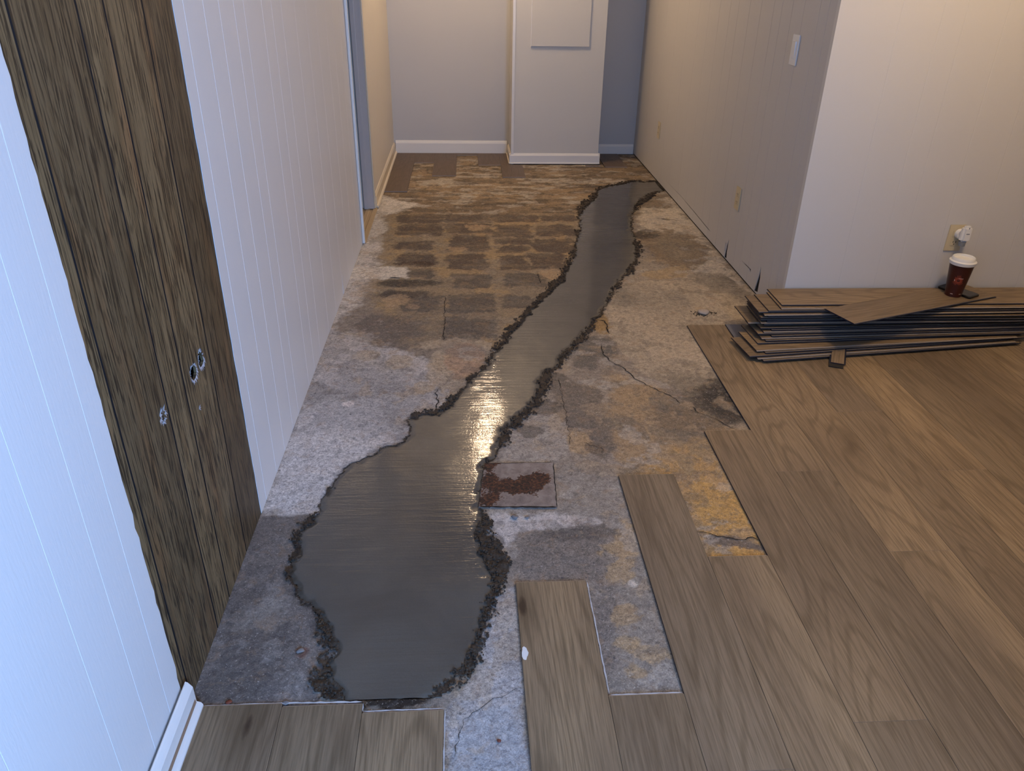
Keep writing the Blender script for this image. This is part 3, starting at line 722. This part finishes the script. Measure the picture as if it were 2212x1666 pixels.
def fringe(loops, seed):
    """torn pale fibres sticking out round a hole"""
    r = random.Random(seed); V = []; Fc = []
    for (y, z), (dy, dz) in loops:
        L = r.uniform(.3, 1.); w = r.uniform(.0005, .0013); a = Vector((lx(y)-.001, y, z)); b = a+Vector((r.uniform(.0008, .004), dy*L+r.uniform(-.003, .003), dz*L+r.uniform(-.003, .003)))
        d = (b-a).normalized(); s = d.cross(Vector((1, 0, 0))).normalized()*w; t = d.cross(s).normalized()*w; k = len(V)
        V += [a+s, a-s*.5+t*.8, a-s*.5-t*.8, b]; Fc += [(k, k+1, k+3), (k+1, k+2, k+3), (k+2, k, k+3), (k, k+2, k+1)]
    return V, Fc
def ringpts(h, out, n, seed, bias=None):
    r = random.Random(seed); R = []; c = (sum(p[0] for p in h)/len(h), sum(p[1] for p in h)/len(h))
    for k in range(n):
        i = r.randrange(len(h)); a = h[i]; b = h[(i+1) % len(h)]; t = r.random(); p = (a[0]+(b[0]-a[0])*t, a[1]+(b[1]-a[1])*t)
        d = Vector((p[0]-c[0], p[1]-c[1])).normalized()*out
        if bias and bias(p, c): d *= 2.4
        R.append((p, (d.x*.6, d.y+(-.002 if d.y < 0 else .002))))
    return R
for k, h in enumerate(hs):
    V, Fc = fringe(ringpts(h, .004, 110, k, lambda p, c: p[1] < c[1]), k+5)
    o = mesh('torn_fibre', V, Fc, M['fibre'], wp); o['label'] = 'pale torn fibres round the hole'; reparent_keep(o, wp)
dent = [onwall(*p) for p in [(349,888),(354,884),(358,893),(357,905),(354,912),(348,908),(347,897)]]
V, Fc = fringe([((y+random.Random(i).uniform(-.004, .004), z), (random.Random(i+9).uniform(-.007, .007), random.Random(i+5).uniform(-.012, .01))) for i, (y, z) in enumerate(dent*16)], 50)
o = mesh('torn_fibre', V, Fc, M['fibre'], wp); o['label'] = 'scuffed pale dent'; reparent_keep(o, wp)
V, Fc = fringe([(onwall(432, 880+i*.5), (.006*math.cos(i), .008*math.sin(i))) for i in range(10)], 51)
o = mesh('torn_fibre', V, Fc, M['fibre'], wp); reparent_keep(o, wp)

# right side hallway wall, cracks cut through it
RX = 1.385; CYW = 3.11
def onr(px, py):
    r = _ray(px, py); t = RX/r[0]; return (float(r[1]*t), float(CAMH+r[2]*t))
cr = [[onr(1575,517), onr(1570,545), onr(1569,559), onr(1564,556), onr(1570,530)],
      [onr(1644,575), onr(1642,600), onr(1636,632), onr(1629,628), onr(1639,596)],
      [onr(1437,389), onr(1470,422), onr(1503,461), onr(1530,494), onr(1535,500), onr(1529,495.5), onr(1502,462.6), onr(1470,423.5)],
      [onr(1600,561), onr(1612,572), onr(1622,582), onr(1621,589), onr(1618,581), onr(1610,573)],
      [onr(1569,524.5), onr(1566,543), onr(1565,543), onr(1567.5,526)]]
cr = [[(a, max(b, .011)) for a, b in c] for c in cr]
gr = [(g, .0) for g in (3.205, 3.288, 3.445, 3.57, 3.69, 3.79, 3.955, 4.115, 4.285, 4.42, 4.60, 4.8, 5.0, 5.25, 5.5, 5.8, 6.1)]
tag(panel('wall_right', (RX, 0, 0), (0, 1, 0), (0, 0, 1), (-1, 0, 0), [(CYW, .010), (6.5, .012), (6.5, WH), (CYW, WH)], cr, gr, .004, M['wall_r'], .0013, .004), kind='structure')
tag(box('wall_right', (RX+.0045, CYW+.012, 0), (RX+.1, 6.5, WH), M['black']), kind='structure')  # black sheet behind the cracks, their shade painted in
tag(panel('wall_room', (0, CYW, 0), (1, 0, 0), (0, 0, 1), (0, -1, 0), [(RX+.0, 0), (4.3, 0), (4.3, WH), (RX+.0, WH)], [], [1.62, 1.78, 1.87, 2.03, 2.19, 2.35, 2.43, 2.6, 2.76, 2.9, 3.1, 3.3], .011, M['wall_o'], .0007, .004), kind='structure')
tag(prism('trim_1', [(RX-.003, CYW-.003), (RX+.022, CYW-.003), (RX+.022, CYW-.0002), (RX-.0002, CYW-.0002), (RX-.0002, CYW+.022), (RX-.003, CYW+.022)], (1, 0, 0), (0, 1, 0), (0, 0, 1), .006, WH, M['wall_o']), kind='structure')
tag(box('wall_back', (-.7, 6.5, 0), (1.5, 6.6, WH), M['wall_b']), kind='structure')
tag(box('wall_pillar', (.352, 6.14, .0), (1.033, 6.4995, WH), M['wall_p'], bevel=.002), kind='structure')
tag(box('trim_2', (.352, 6.132, .0), (.372, 6.1395, WH), M['trim'], bevel=.001), kind='structure')
tag(box('wall_rear', (-.7, -1.6, 0), (4.4, -1.5, WH), M['wall_o']), kind='structure')
tag(box('wall_side', (4.2, -1.5, 0), (4.3, 3.1, WH), M['wall_o']), kind='structure')
tag(box('ceiling', (-.7, -1.8, WH), (4.4, 6.6, WH+.08), M['ceil']), kind='structure')
# closet behind the doorway, darkness painted in as black walls
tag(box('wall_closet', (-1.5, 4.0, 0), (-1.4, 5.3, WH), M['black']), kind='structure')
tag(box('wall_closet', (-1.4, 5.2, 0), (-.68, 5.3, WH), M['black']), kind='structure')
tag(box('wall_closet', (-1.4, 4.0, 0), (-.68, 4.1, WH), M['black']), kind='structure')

# baseboards
def baseprof(h, t, shoe=.0): return [(0, 0), (t+shoe, 0), (t+shoe, shoe*.4), (t+shoe*.7, shoe*.9), (t, shoe*1.2), (t, h*.78), (t*.75, h*.86), (t*.35, h*.97), (0, h)]
def bboard(name, origin, out, along, a, b, h, t, shoe, m):
    ax = Vector(along); o_ = Vector(origin)
    o = prism(name, baseprof(h, t, shoe), out, (0, 0, 1), along, a, b, m); o.location = o_; return tag(o, kind='structure')
BX = lx(1.05)-.001
bb = bboard('baseboard_left', (BX, 0, PT+.0006), (1, 0, 0), (LK, 1, 0), -1.45, 1.150, .074, .013, .012, M['trim'])
for (xa, za, xb, zb) in ((.0005, .0795, .0034, .0762), (.0134, .032, .0150, .0225)):
    c_ = mesh('caulk_line', [(xa-.011, -1.45, za), (xa+.0086, 1.145, za), (xb+.0086, 1.145, zb), (xb-.011, -1.45, zb)], [(0, 3, 2, 1)], M['caulk'], bb)
    c_.location = (0, 0, -.0055)
bboard('baseboard_hall', (WX, 0, .0062), (1, 0, 0), (0, 1, 0), DY1+.03, 6.49, .085, .012, .012, M['trim_cream'])
bboard('baseboard_back', (0, 6.4995, .0062), (0, -1, 0), (1, 0, 0), WX+.014, .338, .098, .012, .0, M['trim'])
bboard('baseboard_alcove', (0, 6.4995, .0062), (0, -1, 0), (1, 0, 0), 1.047, 1.38, .075, .012, .0, M['trim'])
bboard('baseboard_pillar', (0, 6.1395, .0062), (0, -1, 0), (1, 0, 0), .340, 1.045, .076, .012, .006, M['trim'])
bboard('baseboard_pillar', (.3515, 0, .0062), (-1, 0, 0), (0, 1, 0), 6.13, 6.486, .076, .012, .006, M['trim_cream'])
bboard('baseboard_pillar', (1.0335, 0, .0062), (1, 0, 0), (0, 1, 0), 6.13, 6.486, .076, .012, .0, M['trim'])
bboard('baseboard_room', (0, CYW-.0002, .0062), (0, -1, 0), (1, 0, 0), 2.40, 4.19, .09, .011, .0, M['trim'])

# doorway
dr = empty('door_1', (WX, DY0, 0)); tag(dr, kind='structure')
def dpart(o): reparent_keep(o, dr); return o
dpart(box('casing', (WX-.0005+.0006, DY0-.012, .004), (WX+.013, DY0+.010, DH+.03), M['trim'], dr, .002))
dpart(box('casing', (WX+.0005, DY1-.008, .012), (WX+.008, DY1+.022, DH+.03), M['trim_cream'], dr, .002))
dpart(box('jamb', (WX-.062, DY1-.02, .012), (WX, DY1-.0005, DH), M['jamb'], dr, .001))
dpart(box('jamb', (WX-.105, DY0+.0005, .012), (WX, DY0+.012, DH), M['trim'], dr, .001))
dpart(box('jamb', (WX-.105, DY0+.012, DH-.02), (WX, DY1-.02, DH-.001), M['trim'], dr, .001))
dpart(box('door_stop', (WX-.061, DY1-.030, .012), (WX-.036, DY1-.0205, DH), M['jamb'], dr, .002))
dpart(prism('threshold', [(WX-.12, 0), (WX-.12, .011), (WX-.07, .013), (WX-.066, .009), (WX-.055, .009), (WX-.05, .013), (WX-.03, .012), (WX-.026, .007), (WX-.012, .007), (WX-.008, .011), (WX+.012, .010), (WX+.016, 0)],
            (1, 0, 0), (0, 0, 1), (0, 1, 0), DY0+.003, DY1+.012, M['thresh'], dr))

# window behind the camera (the daylight enters here)
wn_ = empty('window_1', (.75, -1.5, .4)); tag(wn_, kind='structure')
for lo, hi in [((.15, -1.5, .40), (1.35, -1.46, .46)), ((.15, -1.5, 2.04), (1.35, -1.46, 2.10)), ((.15, -1.5, .46), (.21, -1.46, 2.04)), ((1.29, -1.5, .46), (1.35, -1.46, 2.04))]:
    reparent_keep(box('window_frame', lo, hi, M['trim'], wn_), wn_)
reparent_keep(box('pane', (.21, -1.4995, .46), (1.29, -1.493, 2.04), M['glass'], wn_), wn_)

# access panel on the pillar
ap = empty('access_panel', (.70, 6.14, 1.4)); tag(ap, 'thin white square access panel high on the pillar front', 'access panel')
reparent_keep(box('door', (.49, 6.128, .848), (.912, 6.1392, 1.62), M['wall_p'], ap, .0015), ap)
reparent_keep(box('edge_strip', (.484, 6.133, .843), (.4895, 6.1394, 1.625), M['trim'], ap, .0008), ap)

# ------------------------------------------------------------------ wall plates
def plate_part(bm_name, cx, cz, w, h, t, place, m, parent, y0=0., bev=.0015):
    """box lying on a wall: place maps (u, out, v) to world"""
    bm = bmesh.new(); bmesh.ops.create_cube(bm, size=1)
    for v in bm.verts: v.co = Vector((cx+v.co.x*w, y0+(v.co.y+.5)*t, cz+v.co.z*h))
    if bev: bmesh.ops.bevel(bm, geom=bm.edges[:], offset=bev, segments=2, affect='EDGES')
    for v in bm.verts: v.co = place(v.co)
    bmesh.ops.recalc_face_normals(bm, faces=bm.faces)
    return bm_obj(bm_name, bm, m, parent)
def receptacle(root, place, m, plate_w=.07, plate_h=.114, which=(1, -1)):
    plate_part('cover_plate', 0, 0, plate_w, plate_h, .005, place, m, root)
    for s in which:
        f = plate_part('socket', 0, s*.0195, .033, .028, .002, place, m, root, .005, .0009)
        for dx in (-.006, .006): plate_part('slot', dx, s*.0195+.003, .0022, .008, .0006, place, M['slot'], f, .007, 0)
        plate_part('slot', 0, s*.0195-.007, .004, .004, .0006, place, M['slot'], f, .007, 0)
    plate_part('screw', 0, 0, .005, .005, .001, place, M['ivory'], root, .005, .0004)
plR = lambda c: Vector((-c.y, c.x, c.z)); plO = lambda c: Vector((c.x, -c.y, c.z))
for (a, b, lab) in ((onr(1424, 283)[0], .346, 'small ivory outlet plate far down the right hallway wall'), (onr(1595, 429)[0], .350, 'ivory duplex outlet low on the right hallway wall, below the light switch')):
    e_ = empty('wall_outlet', (RX-.0004, a, b)); tag(e_, lab, 'outlet'); receptacle(e_, plR, M['ivory'])
sy, sz = onr(1718, 108)
sw = empty('light_switch', (RX-.0004, sy, sz)); tag(sw, 'white rocker light switch high on the right hallway wall near the corner', 'light switch')
plate_part('cover_plate', 0, 0, .072, .118, .005, plR, M['white_pl'], sw)
rk_ = bmesh.new()
pts = [(-.017, .005, -.034), (.017, .005, -.034), (.017, .005, .034), (-.017, .005, .034), (-.0155, .0065, -.0325), (.0155, .0065, -.0325), (.0155, .0105, .0325), (-.0155, .0105, .0325)]
vs = [rk_.verts.new(plR(Vector(p))) for p in pts]
for f in ((4, 5, 6, 7), (0, 1, 5, 4), (1, 2, 6, 5), (2, 3, 7, 6), (3, 0, 4, 7), (3, 2, 1, 0)): rk_.faces.new([vs[i] for i in f])
bmesh.ops.recalc_face_normals(rk_, faces=rk_.faces); bm_obj('rocker', rk_, M['white_pl'], sw)
def ony(px, py, y):
    r = _ray(px, py); t = y/r[1]; return (float(r[0]*t), float(CAMH+r[2]*t))
ox, oz = ony(2062, 513, CYW)
ro = empty('wall_outlet', (ox, CYW-.0004, oz-.001)); tag(ro, 'ivory duplex outlet on the right-hand room wall above the plank pile', 'outlet'); receptacle(ro, plO, M['ivory'])
# plug-in air freshener
af = empty('plug_in_freshener', (ox+.012, CYW-.008, oz+.019)); tag(af, 'white plug-in air freshener in the outlet above the coffee cup', 'air freshener')
def cyl(bm, c0, c1, r0, r1, n=24, cap=True):
    c0, c1 = Vector(c0), Vector(c1); d = (c1-c0).normalized(); a = d.orthogonal().normalized(); b = d.cross(a)
    A = [bm.verts.new(c0+(a*math.cos(2*math.pi*i/n)+b*math.sin(2*math.pi*i/n))*r0) for i in range(n)]
    B = [bm.verts.new(c1+(a*math.cos(2*math.pi*i/n)+b*math.sin(2*math.pi*i/n))*r1) for i in range(n)]
    for i in range(n): bm.faces.new((A[i], A[(i+1) % n], B[(i+1) % n], B[i]))
    if cap: bm.faces.new(A[::-1]); bm.faces.new(B)
bm = bmesh.new(); cyl(bm, (0, 0, 0), (0, -.018, 0), .022, .020); bm_obj('plug_base', bm, M['white_pl'], af)
plate_part('body', .006, .008, .042, .070, .030, plO, M['white_pl'], af, .016, .010)
plate_part('vent', .006, .012, .014, .004, .0012, plO, M['glassgrey'], af, .046, .0004)
plate_part('vent', .006, .0365, .004, .007, .0012, plO, M['glassgrey'], af, .0455, .0003)
bm = bmesh.new(); cyl(bm, (.004, -.028, -.024), (.004, -.028, -.044), .015, .013); bm_obj('refill_bottle', bm, M['glassgrey'], af)['label'] = 'grey refill bottle'

# ------------------------------------------------------------------ pile of loose planks
LW = .182
def loose(length, width, z_bend=0., seed=0., flip=False, nseg=16, pale=False):
    """plank centred on its left-front corner: x along its length, y across, z up"""
    V = []; Fc = []; mi = []
    pr = [(0, 0), (0, .0022), (-.006, .0024), (-.006, .0040), (0, .0042), (0, PT), (width-.006, PT), (width-.006, .0042), (width-.006, .002), (width, .0018), (width, 0)]
    n = len(pr)
    for i in range(nseg+1):
        u = i/nseg; z = z_bend*(4*u*(1-u))
        for p, q in pr: V.append((u*length, p, q+z))
    for i in range(nseg):
        for k in range(n):
            a = i*n+k; b = i*n+(k+1) % n
            Fc.append((a, b, b+n, a+n)); mi.append(0 if k == 5 else (2 if (k in (2, 3) and pale) or k == 4 else 1))
    Fc.append(tuple(range(n))); mi.append(1); Fc.append(tuple(range(nseg*n, nseg*n+n))[::-1]); mi.append(1)
    if flip: mi = [3 if m == 0 else m for m in mi]
    # thin pale worn rim of the decor layer at the ends
    me = bpy.data.meshes.new('vinyl_plank'); me.from_pydata(V, [], Fc); me.polygons.foreach_set('material_index', mi); me.update()
    for m in (M['lvp'], M['navy'], M['core'], M['greyback']): me.materials.append(m)
    a = me.attributes.new('pk', 'FLOAT_VECTOR', 'POINT'); a.data.foreach_set('vector', [c for v in V for c in (v[1]+seed*.37, v[0]+seed*2.1, seed*5.)])
    a = me.attributes.new('pt', 'FLOAT', 'FACE'); a.data.foreach_set('value', [.15+.8*((seed*.37) % 1)]*len(Fc))
    return me
meshes = [loose(1.16, LW, 0., s, pale=s in (2.9, 7.3)) for s in (1.3, 2.9, 4.1, 5.7, 7.3, 8.8)]
flipm = loose(1.0, LW, 0., 3.3, True)
cnt = 0
def put(me, x, y, z, ang, label, group=None):
    o = bpy.data.objects.new('vinyl_plank', me); scene.collection.objects.link(o)
    o.location = (x, y, z); o.rotation_euler = (0, 0, math.radians(ang)); tag(o, label, 'plank', group); return o
Z0 = PT+.0008; th = PT+.00012
z = Z0
put(flipm, 1.125, 2.885, .0065, -1., 'grey plank lying face down at the foot of the plank pile, left end')
rr = random.Random(21)
ORD = 'first second third fourth fifth sixth seventh eighth ninth tenth eleventh twelfth thirteenth fourteenth fifteenth sixteenth seventeenth eighteenth nineteenth twentieth twenty-first twenty-second twenty-third twenty-fourth'.split()
lows = [(1.172, 2.697, 7.0), (1.150, 2.708, 6.5), (1.120, 2.715, 6.6), (1.19, 2.735, 6.0), (1.155, 2.745, 5.2)]
z = .0065+th
for i, (x, y, a) in enumerate(lows):
    put(meshes[i % 6], x, y, z, a, 'skewed plank at the bottom of the pile, '+ORD[i]+' layer up from the laid floor', 'skewed bottom planks of the pile'); z += th
mids = [(1.178, 2.800, 3.4), (1.215, 2.812, 2.6), (1.20, 2.825, 2.4), (1.245, 2.832, 2.2), (1.19, 2.842, 1.8), (1.215, 2.85, 1.6), (1.25, 2.856, 1.6), (1.205, 2.862, 1.2)]
for i, (x, y, a) in enumerate(mids):
    put(meshes[(i+2) % 6], x, y, z, a, 'dark-edged plank inside the pile, '+ORD[i+5]+' layer up from the laid floor', 'middle planks of the pile'); z += th
for i in range(11):
    x = 1.205+rr.uniform(-.02, .055); y = 2.874+rr.uniform(-.008, .012)
    if i == 0: x, y = 1.165, 2.905
    if i in (7, 8): x = 1.20+.03*(i-7)
    put(meshes[(i+1) % 6], x, y, z, rr.uniform(-.4, .9), 'dark-edged plank high in the pile, '+ORD[i+13]+' layer up from the laid floor', 'upper planks of the pile'); z += th
for i, (x, y, a) in enumerate([(1.235, 2.885, .5), (1.29, 2.895, -.2)]):
    put(meshes[(i+3) % 6], x, y, z, a, ['loose plank third from the top of the pile, its left end showing', 'loose plank second from the top of the pile, its left end showing'][i]); z += th
put(meshes[0], 1.30, 2.918, z, 0., 'long brown plank on top of the pile, flush against the room wall'); z += th
ZT = z
# skewed short plank on top carrying the cup and the phone
a0 = Vector(fl(1845, 699, ZT+PT)); a1 = Vector(fl(2150, 640, ZT+PT)); ang = math.atan2(a1.y-a0.y, a1.x-a0.x)
ln = (a1-a0).length
sk = bpy.data.objects.new('vinyl_plank', loose(ln, .165, 0., 3.1)); scene.collection.objects.link(sk)
sk.location = (a0.x, a0.y, ZT); sk.rotation_euler = (0, 0, ang); tag(sk, 'short plank lying skewed across the top of the pile, under the coffee cup', 'plank')
# small offcut leaning at the front
oc0 = Vector(fl(1822, 795, .012)); 
oc = empty('plank_offcut', (oc0.x, oc0.y, .0068), 0); tag(oc, 'small plank offcut with a dark bare lip leaning on the front of the pile', 'plank')
me = loose(.15, .055, 0., 6.2); top = link('decor_face', me, [], oc)
top.location = (.012, .024, .004); top.rotation_euler = (0, math.radians(-8), math.radians(66))
lipm = mesh('locking_lip', [(0, 0, 0), (.034, 0, 0), (.034, .055, 0), (0, .055, 0), (0, 0, .0022), (.034, 0, .0022), (.034, .055, .0022), (0, .055, .0022)],
     [(0, 3, 2, 1), (4, 5, 6, 7), (0, 1, 5, 4), (1, 2, 6, 5), (2, 3, 7, 6), (3, 0, 4, 7)], M['slot'], oc)
lipm.rotation_euler = (0, math.radians(-4), math.radians(66)); lipm.location = (0, 0, .0012); lipm['label'] = 'dark bare lip'

# ------------------------------------------------------------------ cup
def lathe(name, prof, m, parent, n=48, smooth=True):
    V = []; Fc = []
    for r, z_ in prof:
        for i in range(n): a = 2*math.pi*i/n; V.append((r*math.cos(a), r*math.sin(a), z_))
    for k_ in range(len(prof)-1):
        for i in range(n): a = k_*n+i; b = k_*n+(i+1) % n; Fc.append((a, b, b+n, a+n))
    Fc.append(tuple(range(n))[::-1])
    if prof[-1][0] > .0005: Fc.append(tuple(range((len(prof)-1)*n, len(prof)*n)))
    o = mesh(name, V, Fc, m, parent, smooth)
    o.data.set_sharp_from_angle(angle=math.radians(40)); return o
CZ = ZT+PT
cc = fl(2058, 637, CZ); CR = .033; CT = .0485; CH = .152
cup = empty('coffee_cup', (cc[0], cc[1], CZ+.0002)); tag(cup, 'brown paper coffee cup with a white lid standing on the pile', 'cup')
lathe('cup_body', [(CR-.002, 0), (CR, .001), (CR+.0004, .004), (CR+.0002, .007), (CT, CH), (CT-.001, CH)], M['brown_cup'], cup)
lid = lathe('lid', [(CT+.0002, CH-.012), (CT+.0022, CH-.011), (CT+.0028, CH-.004), (CT+.0040, CH-.001), (CT+.0040, CH+.002), (CT+.0008, CH+.0035), (CT-.0030, CH+.006), (CT-.0045, CH+.0165), (CT-.0062, CH+.0185), (CT-.0085, CH+.0175), (CT-.0100, CH+.010), (.012, CH+.009), (.0006, CH+.009)], M['white_pl'], cup)
bm = bmesh.new()
def cup_pt(ang_, z_, off=.0005):
    r = CR+(CT-CR)*z_/CH+off; return Vector((r*math.cos(ang_), r*math.sin(ang_), z_))
def strokes(name, L, m, w):
    bm = bmesh.new()
    for (a0_, z0_, a1_, z1_) in L:
        d = Vector(((a1_-a0_)*.036, z1_-z0_)); n_ = Vector((-d.y, d.x)).normalized()*w/2
        P = []
        for (a, zz, s) in ((a0_, z0_, 1), (a1_, z1_, 1), (a1_, z1_, -1), (a0_, z0_, -1)):
            P.append(bm.verts.new(cup_pt(a+s*n_.x/.036, zz+s*n_.y)))
        bm.faces.new(P)
    return bm_obj(name, bm, m, cup)
ca = math.radians(-118); rr = random.Random(4)
S = []
for i in range(26):
    t = i/26*2*math.pi; r0, r1 = .006, rr.uniform(.012, .021)
    S.append((ca+math.cos(t)*r0/.036, .078+math.sin(t)*r0, ca+math.cos(t)*r1/.036, .078+math.sin(t)*r1*1.2))
for i in range(3):
    for j in range(7): S.append((ca+(j*.0042-.014)/.036, .072+i*.007, ca+(j*.0042-.0112)/.036, .072+i*.007+rr.uniform(-.003, .004)))
strokes('printed_emblem', S, M['cup_red'], .0013)['label'] = 'reddish starburst emblem with tiny lettering'
strokes('printed_emblem', [(ca+(-.002+j*.0034)/.036, .0865, ca+(j*.0034)/.036, .0885) for j in range(5)]+[(ca-.36, .074, ca-.36, .08)], M['cup_white'], .0022)['label'] = 'pale lettering'
for st in [(ca+.55, .016, ca+.62, .016), (ca+.7, .016, ca+.77, .016)]+[(ca-.42+k_*.07, .014, ca-.38+k_*.07, .016) for k_ in range(4)]:
    strokes('printed_mark', [st], M['cup_white'], .003)
# phone behind the cup
ph0 = Vector(fl(2036, 618, CZ+.009)); ph1 = Vector(fl(2113, 645, CZ+.009))
pa = math.atan2(ph1.y-ph0.y, ph1.x-ph0.x)
ph = empty('smartphone', ((ph0.x+ph1.x)/2+.006, min((ph0.y+ph1.y)/2+.022, 3.06), CZ+.0003), pa); tag(ph, 'black smartphone lying flat on the top plank behind the coffee cup', 'phone')
def rrect(w, h, r, n=6):
    P = []
    for (cx, cy, s) in ((w/2-r, h/2-r, 0), (-w/2+r, h/2-r, 1), (-w/2+r, -h/2+r, 2), (w/2-r, -h/2+r, 3)):
        for i in range(n+1): a = math.pi/2*(s+i/n); P.append((cx+r*math.cos(a), cy+r*math.sin(a)))
    return P
def slab_rr(name, w, h, r, z0, z1, m, parent, inset=.0015):
    V = []; Fc = []; L = [(inset, z0), (0, z0+inset), (0, z1-inset), (inset, z1)]; n = None
    for ins, zz in L:
        P = rrect(w-2*ins, h-2*ins, r); n = len(P); V += [(x, y, zz) for x, y in P]
    for k_ in range(3):
        for i in range(n): Fc.append((k_*n+i, k_*n+(i+1) % n, (k_+1)*n+(i+1) % n, (k_+1)*n+i))
    Fc += [tuple(range(n))[::-1], tuple(range(3*n, 4*n))]
    return mesh(name, V, Fc, m, parent)
slab_rr('case', .150, .073, .010, 0, .0095, M['phone'], ph, .002)
slab_rr('screen', .134, .062, .006, .0094, .0099, M['screen'], ph, .0001)

# ------------------------------------------------------------------ small debris
def lump(name, px, py, size, m, label, cat, seed, flat=.5, z0=.0):
    bm = bmesh.new(); bmesh.ops.create_icosphere(bm, subdivisions=2, radius=1); r = random.Random(seed)
    ph_ = [r.uniform(0, 6) for _ in range(6)]
    for v in bm.verts:
        c = v.co; k_ = 1+.22*math.sin(3*c.x+ph_[0])*math.cos(2.5*c.y+ph_[1])+.12*math.sin(5*c.z+ph_[2]+3*c.x)
        v.co = Vector((c.x*size[0]*k_, c.y*size[1]*k_, c.z*size[2]*k_))
    zm = min(v.co.z for v in bm.verts)
    for v in bm.verts: v.co.z -= zm
    o = bm_obj(name, bm, m, None, True); x, y = fl(px, py); o.location = (x, y, z0); tag(o, label, cat); return o
ck = empty('concrete_lump', (*fl(1519, 677), 0)); tag(ck, 'pale broken lump with dark crumbs on the concrete, left of the plank pile', 'rubble')
def crumbs(n, rx, ry, s, seed, m, parent):
    bm = bmesh.new(); r = random.Random(seed)
    for k_ in range(n):
        a = r.uniform(0, 6.28); d = math.sqrt(r.random()); ss = r.uniform(.4, 1)*s
        mt = Matrix.Translation((math.cos(a)*d*rx, math.sin(a)*d*ry, ss*.5)) @ Matrix.Rotation(r.uniform(0, 3), 4, 'Z') @ Matrix.Diagonal((ss*r.uniform(.8, 2.2), ss*.8, ss*.6, 1))
        bmesh.ops.create_icosphere(bm, subdivisions=1, radius=1, matrix=mt)
    return bm_obj('crumbs', bm, m, parent)
lm = lump('core_lump', 1519, 677, (.024, .026, .010), M['plaster'], None, None, 3); lm.parent = ck; lm.location = (0, 0, -.001)
cb = crumbs(80, .062, .045, .003, 9, M['crack'], ck); cb['kind'] = 'stuff'
for (px, py, s, m, lab, sd) in [(649, 1408, .008, 'stone', 'rounded grey stone set in a rust-ringed pit near the wet mortar', 1), (494, 1519, .006, 'stone_red', 'tiny reddish pebble beside the bottom-left plank edge', 2),
                                (618, 1520, .0065, 'stone', 'small grey pebble near the edge of the bottom-left planks', 3), (1078, 1602, .0045, 'stone_red', 'tiny reddish chip on bare concrete between the plank rows', 4),
                                (1112, 1119, .009, 'stone', 'small dark pebble just below the rusty cover, the larger of two', 5), (1139, 1119, .006, 'stone', 'small dark pebble just below the rusty cover, the smaller of two', 6)]:
    lump('pebble', px, py, (s*1.15, s*.9, s*.4), M[m], lab, 'pebble', sd)
for (px, py, w, h) in [(1183,1403,9,20),(1146,1408,14,4),(1141,1292,7,5),(1158,1281,7,5),(1603,1296,12,4)]:
    x, y = fl(px, py, PT); 
for i, (px, py, w, h, ttl) in enumerate([(1134,1411,.008,.022,'white paint flake on the plank nearest the mortar')]):
    x, y = fl(px, py, PT); bm = bmesh.new(); r = random.Random(i); P = []
    for k_ in range(14):
        a = k_/14*6.283; P.append(bm.verts.new((math.cos(a)*w*r.uniform(.6, 1.1), math.sin(a)*h*r.uniform(.6, 1.1), 0)))
    f = bm.faces.new(P); e = bmesh.ops.extrude_face_region(bm, geom=[f]); 
    for v in [g for g in e['geom'] if isinstance(g, bmesh.types.BMVert)]: v.co.z += .0005
    bmesh.ops.recalc_face_normals(bm, faces=bm.faces)
    o = bm_obj('paint_flake', bm, M['white_pl'], None); o.location = (x, y, PT+.0005); tag(o, ttl, 'paint flake')
